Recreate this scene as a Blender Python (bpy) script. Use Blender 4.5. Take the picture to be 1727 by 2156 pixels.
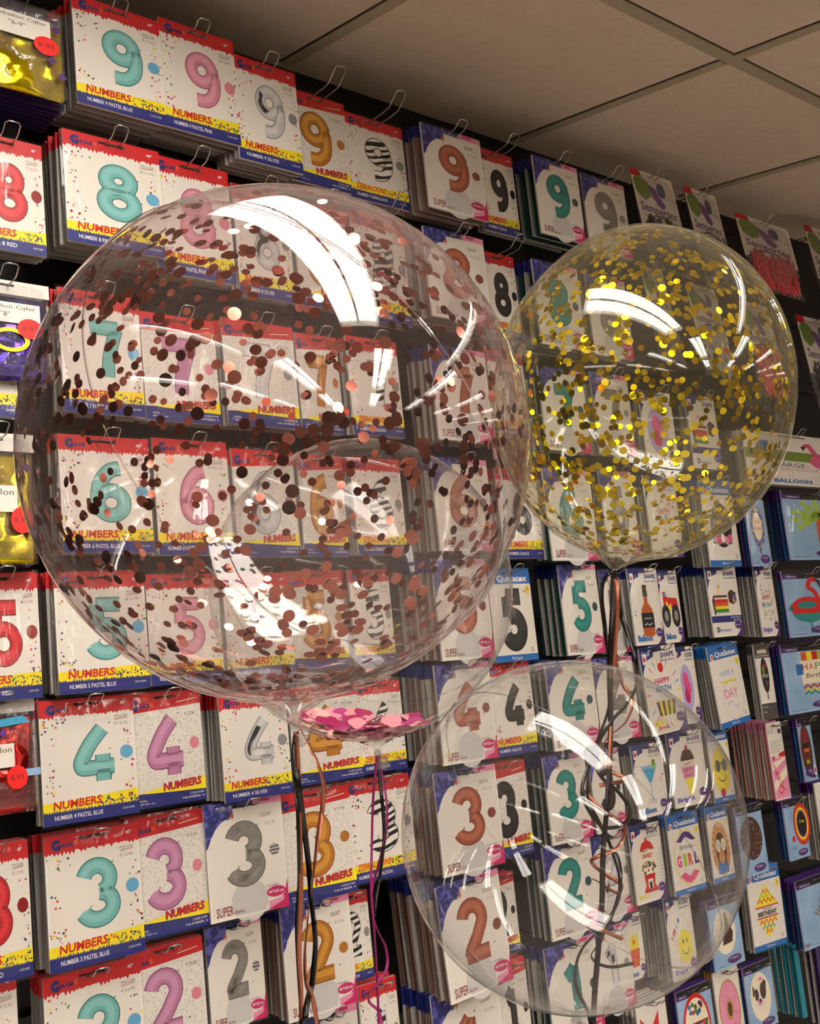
import bpy, bmesh, math, random
from mathutils import Vector, Matrix, noise
random.seed(11)
for o in list(bpy.data.objects): bpy.data.objects.remove(o)
SC = bpy.context.scene
COL = SC.collection
# ------------------------------------------------------------------ camera
FPX, CX, CY = 2380., 863.5, 1078.
PHI = math.atan2(3630-CX, FPX); TH = math.atan2(82., FPX)
CAM = Vector((0., -1.71, 1.60))
FH = Vector((math.cos(PHI), math.sin(PHI), 0)); RT = Vector((math.sin(PHI), -math.cos(PHI), 0)); ZU = Vector((0, 0, 1))
FW = FH*math.cos(TH)+ZU*math.sin(TH); UP = -FH*math.sin(TH)+ZU*math.cos(TH)
cd = bpy.data.cameras.new('camera'); cam = bpy.data.objects.new('camera', cd); COL.objects.link(cam)
cam.matrix_world = Matrix(((RT.x, UP.x, -FW.x, CAM.x), (RT.y, UP.y, -FW.y, CAM.y), (RT.z, UP.z, -FW.z, CAM.z), (0, 0, 0, 1)))
cd.sensor_fit = 'VERTICAL'; cd.sensor_height = 24.; cd.lens = FPX/2156.*24.; cd.clip_start = .02
SC.camera = cam
def ray(x, y): return FW + RT*((x-CX)/FPX) - UP*((y-CY)/FPX)
def at_y(x, y, Y): d = ray(x, y); return CAM + d*((Y-CAM.y)/d.y)
def at_z(x, y, Z): d = ray(x, y); return CAM + d*((Z-CAM.z)/d.z)
def at_d(x, y, Z): return CAM + ray(x, y)*Z
# ------------------------------------------------------------------ world and exposure
w = bpy.data.worlds.new('world'); SC.world = w; w.use_nodes = True
w.node_tree.nodes['Background'].inputs[0].default_value = (.9, .85, .8, 1)
w.node_tree.nodes['Background'].inputs[1].default_value = .02
SC.view_settings.view_transform = 'Standard'; SC.view_settings.look = 'None'; SC.view_settings.gamma = 1
SC.view_settings.exposure = 0.54
SC.cycles.transparent_max_bounces = 40
SC.cycles.max_bounces = 10; SC.cycles.glossy_bounces = 5; SC.cycles.caustics_reflective = False; SC.cycles.caustics_refractive = False
LAMP = 14.5            # brightness of the ceiling fittings
CEIL = 2.49
# ------------------------------------------------------------------ materials
MATS = {}
def lin(h):
    if isinstance(h, str):
        h = h.lstrip('#'); c = [int(h[i:i+2], 16)/255. for i in (0, 2, 4)]
        return tuple((x/12.92 if x <= .04045 else ((x+.055)/1.055)**2.4) for x in c)
    return h
def mat(name, col, rough=.5, metal=0., emit=0., spec=.5, bump=None):
    if name in MATS: return MATS[name]
    m = bpy.data.materials.new(name); m.use_nodes = True; MATS[name] = m
    nt = m.node_tree; b = nt.nodes['Principled BSDF']; c = lin(col)
    b.inputs['Base Color'].default_value = (*c, 1); b.inputs['Roughness'].default_value = rough
    b.inputs['Metallic'].default_value = metal; b.inputs['Specular IOR Level'].default_value = spec
    if emit: b.inputs['Emission Color'].default_value = (*c, 1); b.inputs['Emission Strength'].default_value = emit
    if bump:
        tc = nt.nodes.new('ShaderNodeTexCoord'); n = nt.nodes.new('ShaderNodeTexNoise'); bp = nt.nodes.new('ShaderNodeBump')
        n.inputs['Scale'].default_value = bump[0]; n.inputs['Detail'].default_value = 4; bp.inputs['Strength'].default_value = bump[1]; bp.inputs['Distance'].default_value = bump[2]
        nt.links.new(tc.outputs['Object'], n.inputs['Vector']); nt.links.new(n.outputs['Fac'], bp.inputs['Height']); nt.links.new(bp.outputs[0], b.inputs['Normal'])
    return m
def ramp_mat(name, tex, scale, stops, rough=.4, metal=0., distort=0., stretch=(1, 1, 1), bump=0., coord='Object', rot=(0, 0, 0)):
    if name in MATS: return MATS[name]
    m = bpy.data.materials.new(name); m.use_nodes = True; MATS[name] = m; nt = m.node_tree; b = nt.nodes['Principled BSDF']
    tc = nt.nodes.new('ShaderNodeTexCoord'); mp = nt.nodes.new('ShaderNodeMapping'); mp.inputs['Scale'].default_value = stretch; mp.inputs['Rotation'].default_value = rot
    t = nt.nodes.new({'wave': 'ShaderNodeTexWave', 'noise': 'ShaderNodeTexNoise', 'voronoi': 'ShaderNodeTexVoronoi'}[tex])
    t.inputs['Scale'].default_value = scale
    if tex == 'wave': t.inputs['Distortion'].default_value = distort; t.inputs['Detail'].default_value = 1.5; t.bands_direction = 'Z'
    if tex == 'noise': t.inputs['Detail'].default_value = 3; t.inputs['Distortion'].default_value = distort
    r = nt.nodes.new('ShaderNodeValToRGB'); e = r.color_ramp.elements
    while len(e) < len(stops): e.new(.5)
    for k, (p, c) in enumerate(stops): e[k].position = p; e[k].color = (*lin(c), 1)
    nt.links.new(tc.outputs[coord], mp.inputs[0]); nt.links.new(mp.outputs[0], t.inputs['Vector']); nt.links.new(t.outputs[0], r.inputs[0]); nt.links.new(r.outputs[0], b.inputs['Base Color'])
    b.inputs['Roughness'].default_value = rough; b.inputs['Metallic'].default_value = metal
    if bump:
        bp = nt.nodes.new('ShaderNodeBump'); bp.inputs['Strength'].default_value = bump; bp.inputs['Distance'].default_value = .004
        nt.links.new(t.outputs[0], bp.inputs['Height']); nt.links.new(bp.outputs[0], b.inputs['Normal'])
    return m
def film(name, tint, rough, ior, haze, hazecol, bump=None, rimgain=0.):
    """thin clear plastic: see-through, a fresnel sheen, a little haze that grows where the film is seen edge-on"""
    if name in MATS: return MATS[name]
    m = bpy.data.materials.new(name); m.use_nodes = True; MATS[name] = m; nt = m.node_tree; nt.nodes.clear()
    N = nt.nodes.new; L = nt.links.new
    out = N('ShaderNodeOutputMaterial'); tr = N('ShaderNodeBsdfTransparent'); gl = N('ShaderNodeBsdfGlossy'); df = N('ShaderNodeBsdfDiffuse'); tl = N('ShaderNodeBsdfTranslucent')
    tr.inputs[0].default_value = (*tint, 1); gl.inputs['Roughness'].default_value = rough; df.inputs[0].default_value = (*lin(hazecol), 1); tl.inputs[0].default_value = (*lin(hazecol), 1)
    fr = N('ShaderNodeFresnel'); ge = N('ShaderNodeNewGeometry'); mi = N('ShaderNodeMix'); mi.data_type = 'FLOAT'
    mi.inputs[2].default_value = ior; mi.inputs[3].default_value = 1/ior; L(ge.outputs['Backfacing'], mi.inputs[0]); L(mi.outputs[0], fr.inputs['IOR'])   # thin sheet: the same sheen from either side
    lw = N('ShaderNodeLayerWeight'); lw.inputs['Blend'].default_value = .5
    pw = N('ShaderNodeMath'); pw.operation = 'POWER'; pw.inputs[1].default_value = 5.0; L(lw.outputs['Facing'], pw.inputs[0])
    mu = N('ShaderNodeMath'); mu.operation = 'MULTIPLY_ADD'; mu.inputs[1].default_value = rimgain; mu.inputs[2].default_value = haze; L(pw.outputs[0], mu.inputs[0])
    hz = N('ShaderNodeMixShader'); hz.inputs[0].default_value = .5; L(df.outputs[0], hz.inputs[1]); L(tl.outputs[0], hz.inputs[2])
    m1 = N('ShaderNodeMixShader'); L(mu.outputs[0], m1.inputs[0]); L(tr.outputs[0], m1.inputs[1]); L(hz.outputs[0], m1.inputs[2])
    m2 = N('ShaderNodeMixShader'); L(fr.outputs[0], m2.inputs[0]); L(m1.outputs[0], m2.inputs[1]); L(gl.outputs[0], m2.inputs[2]); L(m2.outputs[0], out.inputs[0])
    if bump:
        tc = N('ShaderNodeTexCoord'); mp = N('ShaderNodeMapping'); mp.inputs['Scale'].default_value = bump[3] if len(bump) > 3 else (1, 1, 1)
        n = N('ShaderNodeTexNoise'); n.inputs['Scale'].default_value = bump[0]; n.inputs['Detail'].default_value = 3; n.inputs['Distortion'].default_value = .6
        bp = N('ShaderNodeBump'); bp.inputs['Strength'].default_value = bump[1]; bp.inputs['Distance'].default_value = bump[2]
        L(tc.outputs['Object'], mp.inputs[0]); L(mp.outputs[0], n.inputs['Vector']); L(n.outputs[0], bp.inputs['Height'])
        for s in (gl, fr): L(bp.outputs[0], s.inputs['Normal'])
    return m
P = {}      # print colours
def ink(n, c, r=.45): P[n] = mat('print '+n, c, r)
for n, c in dict(white='#e6dfd4', red='#c8141c', yellow='#f3dc10', navy='#1b2470', orange='#d8541e', ltext='#e8e6ee', grey='#8d8882', lgrey='#c9c6c2', dgrey='#4a4640', black='#0b0a0a', magenta='#c4145e', pinkl='#e58fb0',
                 green='#2f8a3a', sky='#8fb4d8', blue='#1668b4', purple='#4a2070', lilac='#b4a6d8', brown='#4a2a1c', tan='#c88c50', leaf='#6a8a20', cyan='#3aa0c8', scarlet='#d01818', lemon='#f0e040', pink='#e0508a', cream='#f0e4c8',
                 violet='#6a2a90', swirl='#7068c0', darkred='#7a0c10', foilred='#c01820', amber='#b8561c', lime='#a8c83a', teal='#1a8a86', rose='#c99').items():
    ink(n, c if len(c) > 4 else '#cc9999')
TONES = {  # digit name: (rim, body, centre, dot)
 'pastel blue': ('#3c7a76', '#6fb3ae', '#84c2be', '#62a8cc'), 'pastel pink': ('#a05a72', '#cf8198', '#dc98aa', '#d8808e'),
 'lilac pink': ('#8a4f78', '#b8789e', '#c88fb0', '#d8808e'), 'red': ('#7a0c12', '#c01a22', '#d8343a', '#8a0c14'),
 'teal': ('#0c5f5b', '#117f78', '#178a83', '#104a48'), 'black': ('#060606', '#181614', '#262422', '#0c0a0a'),
 'rose gold': ('#86402e', '#a25238', '#b66a4e', '#854538'), 'gold': ('#8a4c10', '#b8741c', '#cf9438', '#b0702c')}
for k, v in TONES.items():
    for s, c in zip(('rim', 'body', 'mid', 'dot'), v): P[k+' '+s] = mat('print %s %s' % (k, s), c, .35)
P['zebra rim'] = P['dgrey']; P['zebra dot'] = P['grey']
zb = ramp_mat('print zebra stripes', 'wave', 26, [(0, '#101010'), (.46, '#101010'), (.52, '#e8e4dc'), (1, '#e8e4dc')], .4, distort=6., stretch=(.6, 1, 1), rot=(0, .35, 0))
P['zebra body'] = P['zebra mid'] = zb
P['silver rim'] = mat('print silver rim', '#8e8c8c', .35)
sv = ramp_mat('print chrome foil', 'noise', 14, [(0, '#141414'), (.37, '#2a2828'), (.42, '#c4c2c2'), (.55, '#dcdada'), (.7, '#a4a2a2')], .35, distort=1.0)
P['silver body'] = mat('print silver body', '#c4c2c2', .35); P['silver mid'] = sv; P['silver dot'] = mat('print silver dot', '#8a8888', .35)
P['grey foil rim'] = mat('print holographic rim', '#6c6862', .35); P['grey foil dot'] = ramp_mat('print holographic dot', 'wave', 60, [(0, '#3a3836'), (1, '#c4c2be')], .3, distort=3)
P['grey foil body'] = mat('print holographic body', '#86817a', .35); P['grey foil mid'] = ramp_mat('print holographic middle', 'noise', 22, [(.3, '#5a5650'), (.6, '#98948c')], .35, distort=.8)
P['halftone'] = ramp_mat('print halftone paper', 'voronoi', 260, [(0, '#c2bdb4'), (.3, '#c2bdb4'), (.36, '#e2dbd0')], .5)
P['clouds'] = ramp_mat('print blue sky with clouds', 'noise', 14, [(.3, '#7fa6cc'), (.6, '#9cbcdc'), (.75, '#d4e0ec')], .35)
P['splash'] = ramp_mat('print navy swirls', 'voronoi', 90, [(0, '#1c2468'), (.55, '#232a70'), (.68, '#5a58b0')], .45)
P['multi'] = ramp_mat('print bright patchwork', 'voronoi', 120, [(0, '#c02030'), (.3, '#f0c020'), (.5, '#2080c0'), (.8, '#7030a0')], .4)
SLEEVE = film('clear sleeve film', (.985, .985, .985), .07, 1.42, .012, '#e8e4e0', bump=(22, .55, .006, (1, 1, .35)))
BAGF = film('clear bag film', (.97, .97, .97), .06, 1.5, .10, '#e8e4e4', bump=(30, .8, .008))
MPANEL = mat('dark back panel', '#0e0b0a', .6); MRAIL = mat('black rail', '#0c0b0b', .4)
MWIRE = mat('chromed wire', '#b8b6b2', .22, 1.)
# ------------------------------------------------------------------ mesh helpers
def newobj(name, me, parent=None, mw=None):
    o = bpy.data.objects.new(name, me); COL.objects.link(o)
    if parent: o.parent = parent
    if mw is not None: o.matrix_world = mw
    return o
def tag(o, label, cat, group=None, kind=None):
    if label: o['label'] = label
    if cat: o['category'] = cat
    if group: o['group'] = group
    if kind: o['kind'] = kind
    return o
def mesh_from(name, verts, faces, mats, midx, smooth=False):
    me = bpy.data.meshes.new(name); me.from_pydata([tuple(v) for v in verts], [], faces)
    for m in mats: me.materials.append(m)
    me.polygons.foreach_set('material_index', midx)
    if smooth: me.polygons.foreach_set('use_smooth', [True]*len(faces))
    me.update(); return me
def bmesh_obj(name, bm, m, parent=None, smooth=False):
    me = bpy.data.meshes.new(name); bm.to_mesh(me); bm.free(); me.materials.append(m)
    if smooth:
        for p in me.polygons: p.use_smooth = True
    return newobj(name, me, parent)
def box_bm(bm, x0, x1, y0, y1, z0, z1):
    v = [bm.verts.new((x, y, z)) for x in (x0, x1) for y in (y0, y1) for z in (z0, z1)]
    for f in ((0, 1, 3, 2), (4, 6, 7, 5), (0, 4, 5, 1), (2, 3, 7, 6), (0, 2, 6, 4), (1, 5, 7, 3)): bm.faces.new([v[i] for i in f])
def box(name, x0, x1, y0, y1, z0, z1, m, parent=None, kind=None):
    bm = bmesh.new(); box_bm(bm, x0, x1, y0, y1, z0, z1); o = bmesh_obj(name, bm, m, parent)
    if kind: o['kind'] = kind
    return o
def tube_bm(bm, pts, r, n=8, closed=False):
    rings = []; prev = None
    for i, p in enumerate(pts):
        a = pts[max(i-1, 0)]; b = pts[min(i+1, len(pts)-1)]; t = (Vector(b)-Vector(a)).normalized()
        s = t.cross(Vector((0, 0, 1)))
        if s.length < .1: s = t.cross(Vector((1, 0, 0)))
        s.normalize(); u = s.cross(t)
        rr = r[i] if isinstance(r, (list, tuple)) else r
        rings.append([bm.verts.new(Vector(p)+(s*math.cos(k*2*math.pi/n)+u*math.sin(k*2*math.pi/n))*rr) for k in range(n)])
    for a, b in zip(rings, rings[1:]):
        for k in range(n): bm.faces.new((a[k], a[(k+1) % n], b[(k+1) % n], b[k]))
    bm.faces.new(rings[0][::-1]); bm.faces.new(rings[-1])
# ------------------------------------------------------------------ room
def procedural_tile(name, base, var, scale, rough, bump):
    return ramp_mat(name, 'noise', scale, [(.35, base), (.65, var)], rough, bump=bump)
MCEIL = procedural_tile('mineral fibre ceiling tile', '#d2c0ae', '#ccbaa6', 60, .9, .08)
XL, XR, YF = -3.0, 6.5, -5.2
box('wall_back', XL, XR, 0, .1, 0, CEIL+.1, MPANEL, kind='structure')
MW = mat('dark shop wall', '#5e5246', .8, bump=(40, .2, .002))
box('wall_front', XL, XR, YF-.1, YF, 0, CEIL+.1, MW, kind='structure')
box('wall_left', XL-.1, XL, YF, 0, 0, CEIL+.1, MW, kind='structure')
box('wall_right', XR, XR+.1, YF, 0, 0, CEIL+.1, MW, kind='structure')
MFL = procedural_tile('grey vinyl floor', '#b4aa9e', '#bcb2a6', 6, .35, .02)
box('floor', XL, XR, YF, 0, -.1, 0, MFL, kind='structure')
# fittings: columns and rows of recessed double fluorescent fittings
FIT = [(-1.70, -1.24, .12), (-.55, -1.24, .045), (.60, -1.24, .165), (1.75, -1.53, .065)]+[(fx, fy, .12) for fy in (-2.80, -4.30) for fx in (-1.47, -.32, .83, 1.98, 3.13, 4.28, 5.43)]
FLN = .635    # half length; each entry is x, y, half width
# ceiling cut around fittings
bm = bmesh.new()
xs = sorted(set([XL, XR]+[f[0]+s*f[2] for f in FIT for s in (-1, 1)])); ys = sorted(set([YF, 0.]+[f[1]+s*FLN for f in FIT for s in (-1, 1)]))
def infit(x, y): return any(abs(x-f[0]) < f[2] and abs(y-f[1]) < FLN for f in FIT)
for a, b in zip(xs, xs[1:]):
    for c, d in zip(ys, ys[1:]):
        if infit((a+b)/2, (c+d)/2): continue
        box_bm(bm, a, b, c, d, CEIL, CEIL+.02)
bmesh_obj('ceiling', bm, MCEIL)['kind'] = 'structure'
box('trim_1', XL, XR, YF, 0, CEIL+.12, CEIL+.14, MCEIL, kind='structure')
MTEE = mat('aged white ceiling tee', '#a89c84', .5); MGAP = mat('dark tile joint', '#20170f', .8)
n_tr = 2
def tee(x0, x1, y0, y1, along):
    global n_tr
    bm = bmesh.new(); box_bm(bm, x0, x1, y0, y1, CEIL-.0035, CEIL+.0005); o = bmesh_obj('trim_%d' % n_tr, bm, MTEE); o['kind'] = 'structure'; n_tr += 1
    # dark shadow joint beside the tee: the tile edge gap
    g = .0022
    bm = bmesh.new()
    if along == 'y': box_bm(bm, x0-g, x0, y0, y1, CEIL-.001, CEIL+.0005)
    else: box_bm(bm, x0, x1, y0-g, y0, CEIL-.001, CEIL+.0005)
    o2 = bmesh_obj('trim_%d' % n_tr, bm, MGAP); o2['kind'] = 'structure'; n_tr += 1
for k in range(-4, 8):
    x = 1.142+.5997*k
    if XL < x < XR: 
        segs = [(-.545, -.02), (-1.145, -.575)] if k >= 0 else []
        for a, b in segs: tee(x, x+.024, a, b, 'y')
for y in (-.575, -1.175):
    if y == -.575: tee(.8, XR, y, y+.026, 'x')
MFRAME = mat('white enamel fitting', '#d8d4cc', .35); MDIFF = mat('lit fluorescent diffuser', (1., .935, .865), .4, emit=LAMP)
MLOUV = mat('dark louvre strip', '#3a3530', .5)
def fitting(fx, fy, FWD, k):
    r = bpy.data.objects.new('ceiling_light', None); COL.objects.link(r); r.location = (fx, fy, CEIL)
    tag(r, 'recessed double fluorescent ceiling light', 'ceiling light', 'ceiling lights overhead')
    bm = bmesh.new()
    box_bm(bm, -FWD, FWD, -FLN, FLN, .10, .11)
    for s in (-1, 1):
        box_bm(bm, *sorted((s*FWD, s*(FWD-.006))), -FLN, FLN, -.004, .1); box_bm(bm, -FWD+.006, FWD-.006, *sorted((s*FLN, s*(FLN-.012))), -.004, .1)
    bmesh_obj('frame', bm, MFRAME, r)
    bm = bmesh.new()
    for a, b in ((-FWD+.010, -.008), (.008, FWD-.010)): box_bm(bm, a, b, -FLN+.03, FLN-.03, .045, .07)
    bmesh_obj('diffuser', bm, MDIFF, r)
    bm = bmesh.new(); box_bm(bm, -.005, .005, -FLN+.02, FLN-.02, .03, .08)
    bmesh_obj('divider', bm, MLOUV, r)
for k, (fx, fy, fw) in enumerate(FIT): fitting(fx, fy, fw, k)
# ------------------------------------------------------------------ printed artwork
TXT = {}
def text_mesh(s, bold=0., res=2):
    key = (s, bold)
    if key in TXT: return TXT[key]
    c = bpy.data.curves.new('t', 'FONT'); c.body = s; c.size = 1; c.offset = bold; c.resolution_u = res
    o = bpy.data.objects.new('t', c); COL.objects.link(o)
    dg = bpy.context.evaluated_depsgraph_get(); me = bpy.data.meshes.new_from_object(o.evaluated_get(dg))
    vs = [(v.co.x, v.co.y) for v in me.vertices]; fs = [tuple(p.vertices) for p in me.polygons]
    bpy.data.objects.remove(o); bpy.data.curves.remove(c); bpy.data.meshes.remove(me)
    x0 = min(v[0] for v in vs); x1 = max(v[0] for v in vs); y0 = min(v[1] for v in vs); y1 = max(v[1] for v in vs)
    TXT[key] = ([((x-x0)/(x1-x0), (y-y0)/(y1-y0)) for x, y in vs], fs, (x1-x0)/(y1-y0)); return TXT[key]
def arc(cx, cy, rx, ry, a0, a1, n=16):
    return [(cx+rx*math.cos(math.radians(a0+(a1-a0)*i/n)), cy+ry*math.sin(math.radians(a0+(a1-a0)*i/n))) for i in range(n+1)]
def smooth(pts, n=6):
    out = []
    for i in range(len(pts)-1):
        p0 = pts[max(i-1, 0)]; p1 = pts[i]; p2 = pts[i+1]; p3 = pts[min(i+2, len(pts)-1)]
        for k in range(n):
            t = k/n
            out.append(tuple(.5*((2*p1[j])+(-p0[j]+p2[j])*t+(2*p0[j]-5*p1[j]+4*p2[j]-p3[j])*t*t+(-p0[j]+3*p1[j]-3*p2[j]+p3[j])*t**3) for j in range(len(p1))))
    out.append(tuple(pts[-1])); return out
DIG = {
 '1': [[(.17, .70), (.30, .78), (.38, .86)], [(.38, .86), (.40, .5), (.40, .12)]],
 '2': [arc(.34, .68, .20, .20, 170, -35, 20)+[(.38, .38), (.24, .22), (.20, .13)], [(.13, .15), (.62, .15)]],
 '3': [arc(.32, .68, .20, .19, 165, -75, 20), arc(.32, .31, .23, .19, 80, -160, 20)],
 '4': [smooth([(.50, .90), (.31, .68), (.17, .44), (.16, .35), (.20, .31), (.36, .31)])+[(.66, .31)], [(.49, .50), (.49, .10)]],
 '5': [[(.58, .87), (.20, .87)], [(.21, .87), (.20, .54)], arc(.33, .34, .23, .22, 118, -155, 20)],
 '6': [smooth([(.52, .88), (.36, .84), (.20, .66), (.14, .45), (.14, .34)]), arc(.35, .32, .21, .20, 0, 360, 26)],
 '7': [[(.10, .85), (.60, .85)], smooth([(.57, .86), (.48, .62), (.40, .35), (.38, .10)])],
 '8': [arc(.35, .69, .18, .17, 0, 360, 24), arc(.35, .31, .22, .19, 0, 360, 26)],
 '9': [arc(.33, .67, .20, .20, 0, 360, 26), smooth([(.53, .67), (.56, .50), (.52, .28), (.38, .15), (.20, .14)])]}
EMPTYX = 0
class Art:
    def __init__(s, W, H):
        s.W, s.H = W, H; s.v = []; s.f = []; s.mi = []; s.ms = []; s.t = .0022
    def mid(s, m):
        if isinstance(m, str): m = P[m]
        if m not in s.ms: s.ms.append(m)
        return s.ms.index(m)
    def pt(s, x, y, L): return ((x-.5)*s.W, -s.t-L*.00011, y/1.3*s.H)
    def poly(s, pts, m, L=1):
        b = len(s.v); s.v += [s.pt(x, y, L) for x, y in pts]; s.f.append(tuple(range(b, b+len(pts)))); s.mi.append(s.mid(m))
    def rect(s, x0, y0, x1, y1, m, L=1): s.poly([(x0, y0), (x1, y0), (x1, y1), (x0, y1)], m, L)
    def circ(s, cx, cy, r, m, L=2, ry=None, n=18): s.poly([(cx+r*math.cos(i*2*math.pi/n), cy+(ry or r)*math.sin(i*2*math.pi/n)) for i in range(n)], m, L)
    def star(s, cx, cy, r, m, L=2, n=5, k=.45):
        s.poly([(cx+(r if i % 2 == 0 else r*k)*math.sin(i*math.pi/n), cy+(r if i % 2 == 0 else r*k)*math.cos(i*math.pi/n)) for i in range(2*n)], m, L)
    def strip(s, path, wd, m, L):
        n = len(path); nor = []
        closed = abs(path[0][0]-path[-1][0])+abs(path[0][1]-path[-1][1]) < 1e-6
        for i in range(n):
            a = path[i-1] if i else (path[-2] if closed else path[0]); b = path[i+1] if i < n-1 else (path[1] if closed else path[-1])
            dx, dy = b[0]-a[0], b[1]-a[1]; l = math.hypot(dx, dy) or 1; nor.append((-dy/l, dx/l))
        for i in range(n-1):
            (x0, y0), (x1, y1) = path[i], path[i+1]; (a, b), (c, d) = nor[i], nor[i+1]; h = wd/2
            s.poly([(x0-a*h, y0-b*h), (x1-c*h, y1-d*h), (x1+c*h, y1+d*h), (x0+a*h, y0+b*h)], m, L)
    def text(s, t, x, y, h, m, L=4, w=None, bold=0., shear=0., rot=0., al='l'):
        vs, fs, asp = text_mesh(t, bold); wd = w or h*asp; b = len(s.v); c, sn = math.cos(rot), math.sin(rot)
        ox = {'l': 0, 'c': -wd/2, 'r': -wd}[al]
        for u, v in vs:
            px, py = u*wd+ox+v*h*shear, v*h; s.v.append(s.pt(x+px*c-py*sn, y+px*sn+py*c, L))
        k = s.mid(m)
        for f in fs: s.f.append(tuple(b+i for i in f)); s.mi.append(k)
    # slot: .37-.63 x, 1.225-1.255 y
    def head(s, y0, m, L=1, x0=0., x1=1.):
        a, b, c, d = .36, .64, 1.222, 1.256
        s.rect(x0, y0, x1, c, m, L); s.rect(x0, d, x1, 1.3, m, L)
        if x0 < a: s.rect(x0, c, a, d, m, L)
        if x1 > b: s.rect(b, c, x1, d, m, L)
    def slab(s, mfront, medge, t=None):
        """the card itself, front and back sheets with a hang slot, and its edges"""
        t = t or s.t; a, b, c, d = .36, .64, 1.222, 1.256; kf, ke = s.mid(mfront), s.mid(medge)
        P3 = lambda x, y, yy: ((x-.5)*s.W, yy, y/1.3*s.H)
        def q(pts, k): n = len(s.v); s.v += pts; s.f.append(tuple(range(n, n+len(pts)))); s.mi.append(k)
        for yy, k, rev in ((-t, kf, 0), (t, ke, 1)):
            for x0, y0, x1, y1 in ((0, 0, 1, c), (0, d, 1, 1.3), (0, c, a, d), (b, c, 1, d)):
                pp = [P3(x0, y0, yy), P3(x1, y0, yy), P3(x1, y1, yy), P3(x0, y1, yy)]; q(pp[::-1] if rev else pp, k)
        for (x0, y0), (x1, y1) in (((0, 0), (1, 0)), ((1, 0), (1, 1.3)), ((1, 1.3), (0, 1.3)), ((0, 1.3), (0, 0)), ((a, c), (b, c)), ((b, c), (b, d)), ((b, d), (a, d)), ((a, d), (a, c))):
            q([P3(x0, y0, -t), P3(x0, y0, t), P3(x1, y1, t), P3(x1, y1, -t)], ke)
    def digit(s, d, tone, cx, cy, h, L=4, wd=.235, sx=1.):
        def T(p, o=(0, 0)): return [(cx+(x-.36)*h*sx+o[0], cy+(y-.5)*h+o[1]) for x, y in p]
        for path in DIG[d]: s.strip(T(path), wd*h, tone+' rim', L)
        for path in DIG[d]: s.strip(T(path), wd*h*.84, tone+' body', L+1)
        if tone != 'zebra':
            for path in (DIG[d][:1] if d in '47' else DIG[d]): s.strip(T(path, (-.010*h, .014*h)), wd*h*.42, tone+' mid', L+2)
        for path in DIG[d]:       # little tabs on the seam
            for k in (0, len(path)//2, -1):
                x, y = T([path[k]])[0]; r = wd*h*.5
                s.poly([(x+r*.9, y+r*.5), (x+r*1.22, y+r*.72), (x+r*.8, y+r*.68)], tone+' rim', L)
    def bits(s, n, boxes, L=2, cols=('red', 'navy', 'green', 'yellow', 'dgrey', 'magenta', 'orange'), r=.0135, rnd=None):
        rnd = rnd or random
        for _ in range(n):
            x0, y0, x1, y1 = rnd.choice(boxes); x, y = rnd.uniform(x0, x1), rnd.uniform(y0, y1); a = rnd.uniform(0, 6); k = rnd.choice((3, 4, 5, 6)); rr = r*rnd.uniform(.6, 1.2)
            if k == 5: s.star(x, y, rr*1.2, rnd.choice(cols), L)
            else: s.poly([(x+rr*math.cos(a+i*2*math.pi/k), y+rr*math.sin(a+i*2*math.pi/k)) for i in range(k)], rnd.choice(cols), L)
    def logo(s, x, y, sc, fade=False):
        """round swirl letter with tails, letters and a small orange balloon"""
        s.strip(arc(x+.045*sc, y+.035*sc, .034*sc, .034*sc, 40, 330, 12), .034*sc, 'navy', 4)
        s.rect(x+.045*sc, y+.018*sc, x+.085*sc, y+.036*sc, 'navy', 4)
        for a in (0, .03): s.poly([(x+.03*sc+a*sc, y), (x+.045*sc+a*sc, y), (x+.03*sc+a*sc, y-.03*sc)], 'navy', 4)
        s.text('RAB', x+.092*sc, y+.006*sc, .040*sc, 'navy', 5, w=.115*sc, bold=.03)
        s.circ(x+.232*sc, y+.035*sc, .019*sc, 'orange', 4, ry=.024*sc, n=12); s.strip([(x+.232*sc, y+.012*sc), (x+.236*sc, y-.02*sc)], .004*sc, 'orange', 4)
    def italy(s, x, y, sc=1.):
        s.text('Made in Italy', x, y, .026*sc, 'dgrey', 3, w=.15*sc, shear=.3, rot=.03)
        s.strip([(x, y-.012), (x+.07*sc, y-.004), (x+.15*sc, y+.002)], .005, 'green', 3); s.strip([(x+.01, y-.026), (x+.08*sc, y-.016), (x+.15*sc, y-.012)], .005, 'red', 3)
    def jag(s, x0, x1, yf, depth, m, L, step=.02, up=False):
        """ragged band edge below yf(x)"""
        n = int((x1-x0)/step); top = []; bot = []
        for i in range(n+1):
            x = x0+(x1-x0)*i/n; top.append((x, yf(x))); bot.append((x, yf(x)-depth*(random.uniform(.1, 1) if i % 2 else random.uniform(0, .3))))
        for i in range(n): s.poly([bot[i], bot[i+1], top[i+1], top[i]], m, L)
    def build(s, name, parent=None):
        return newobj(name, mesh_from(name, s.v, s.f, s.ms, s.mi), parent)
PRICE = '\u20ac12.95'
def rband(a, x0, y0, x1, y1, m, L): a.poly([(x0, y0), (1, y1), (1, y1+.0001), (x0, y0)], m, L)
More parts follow.
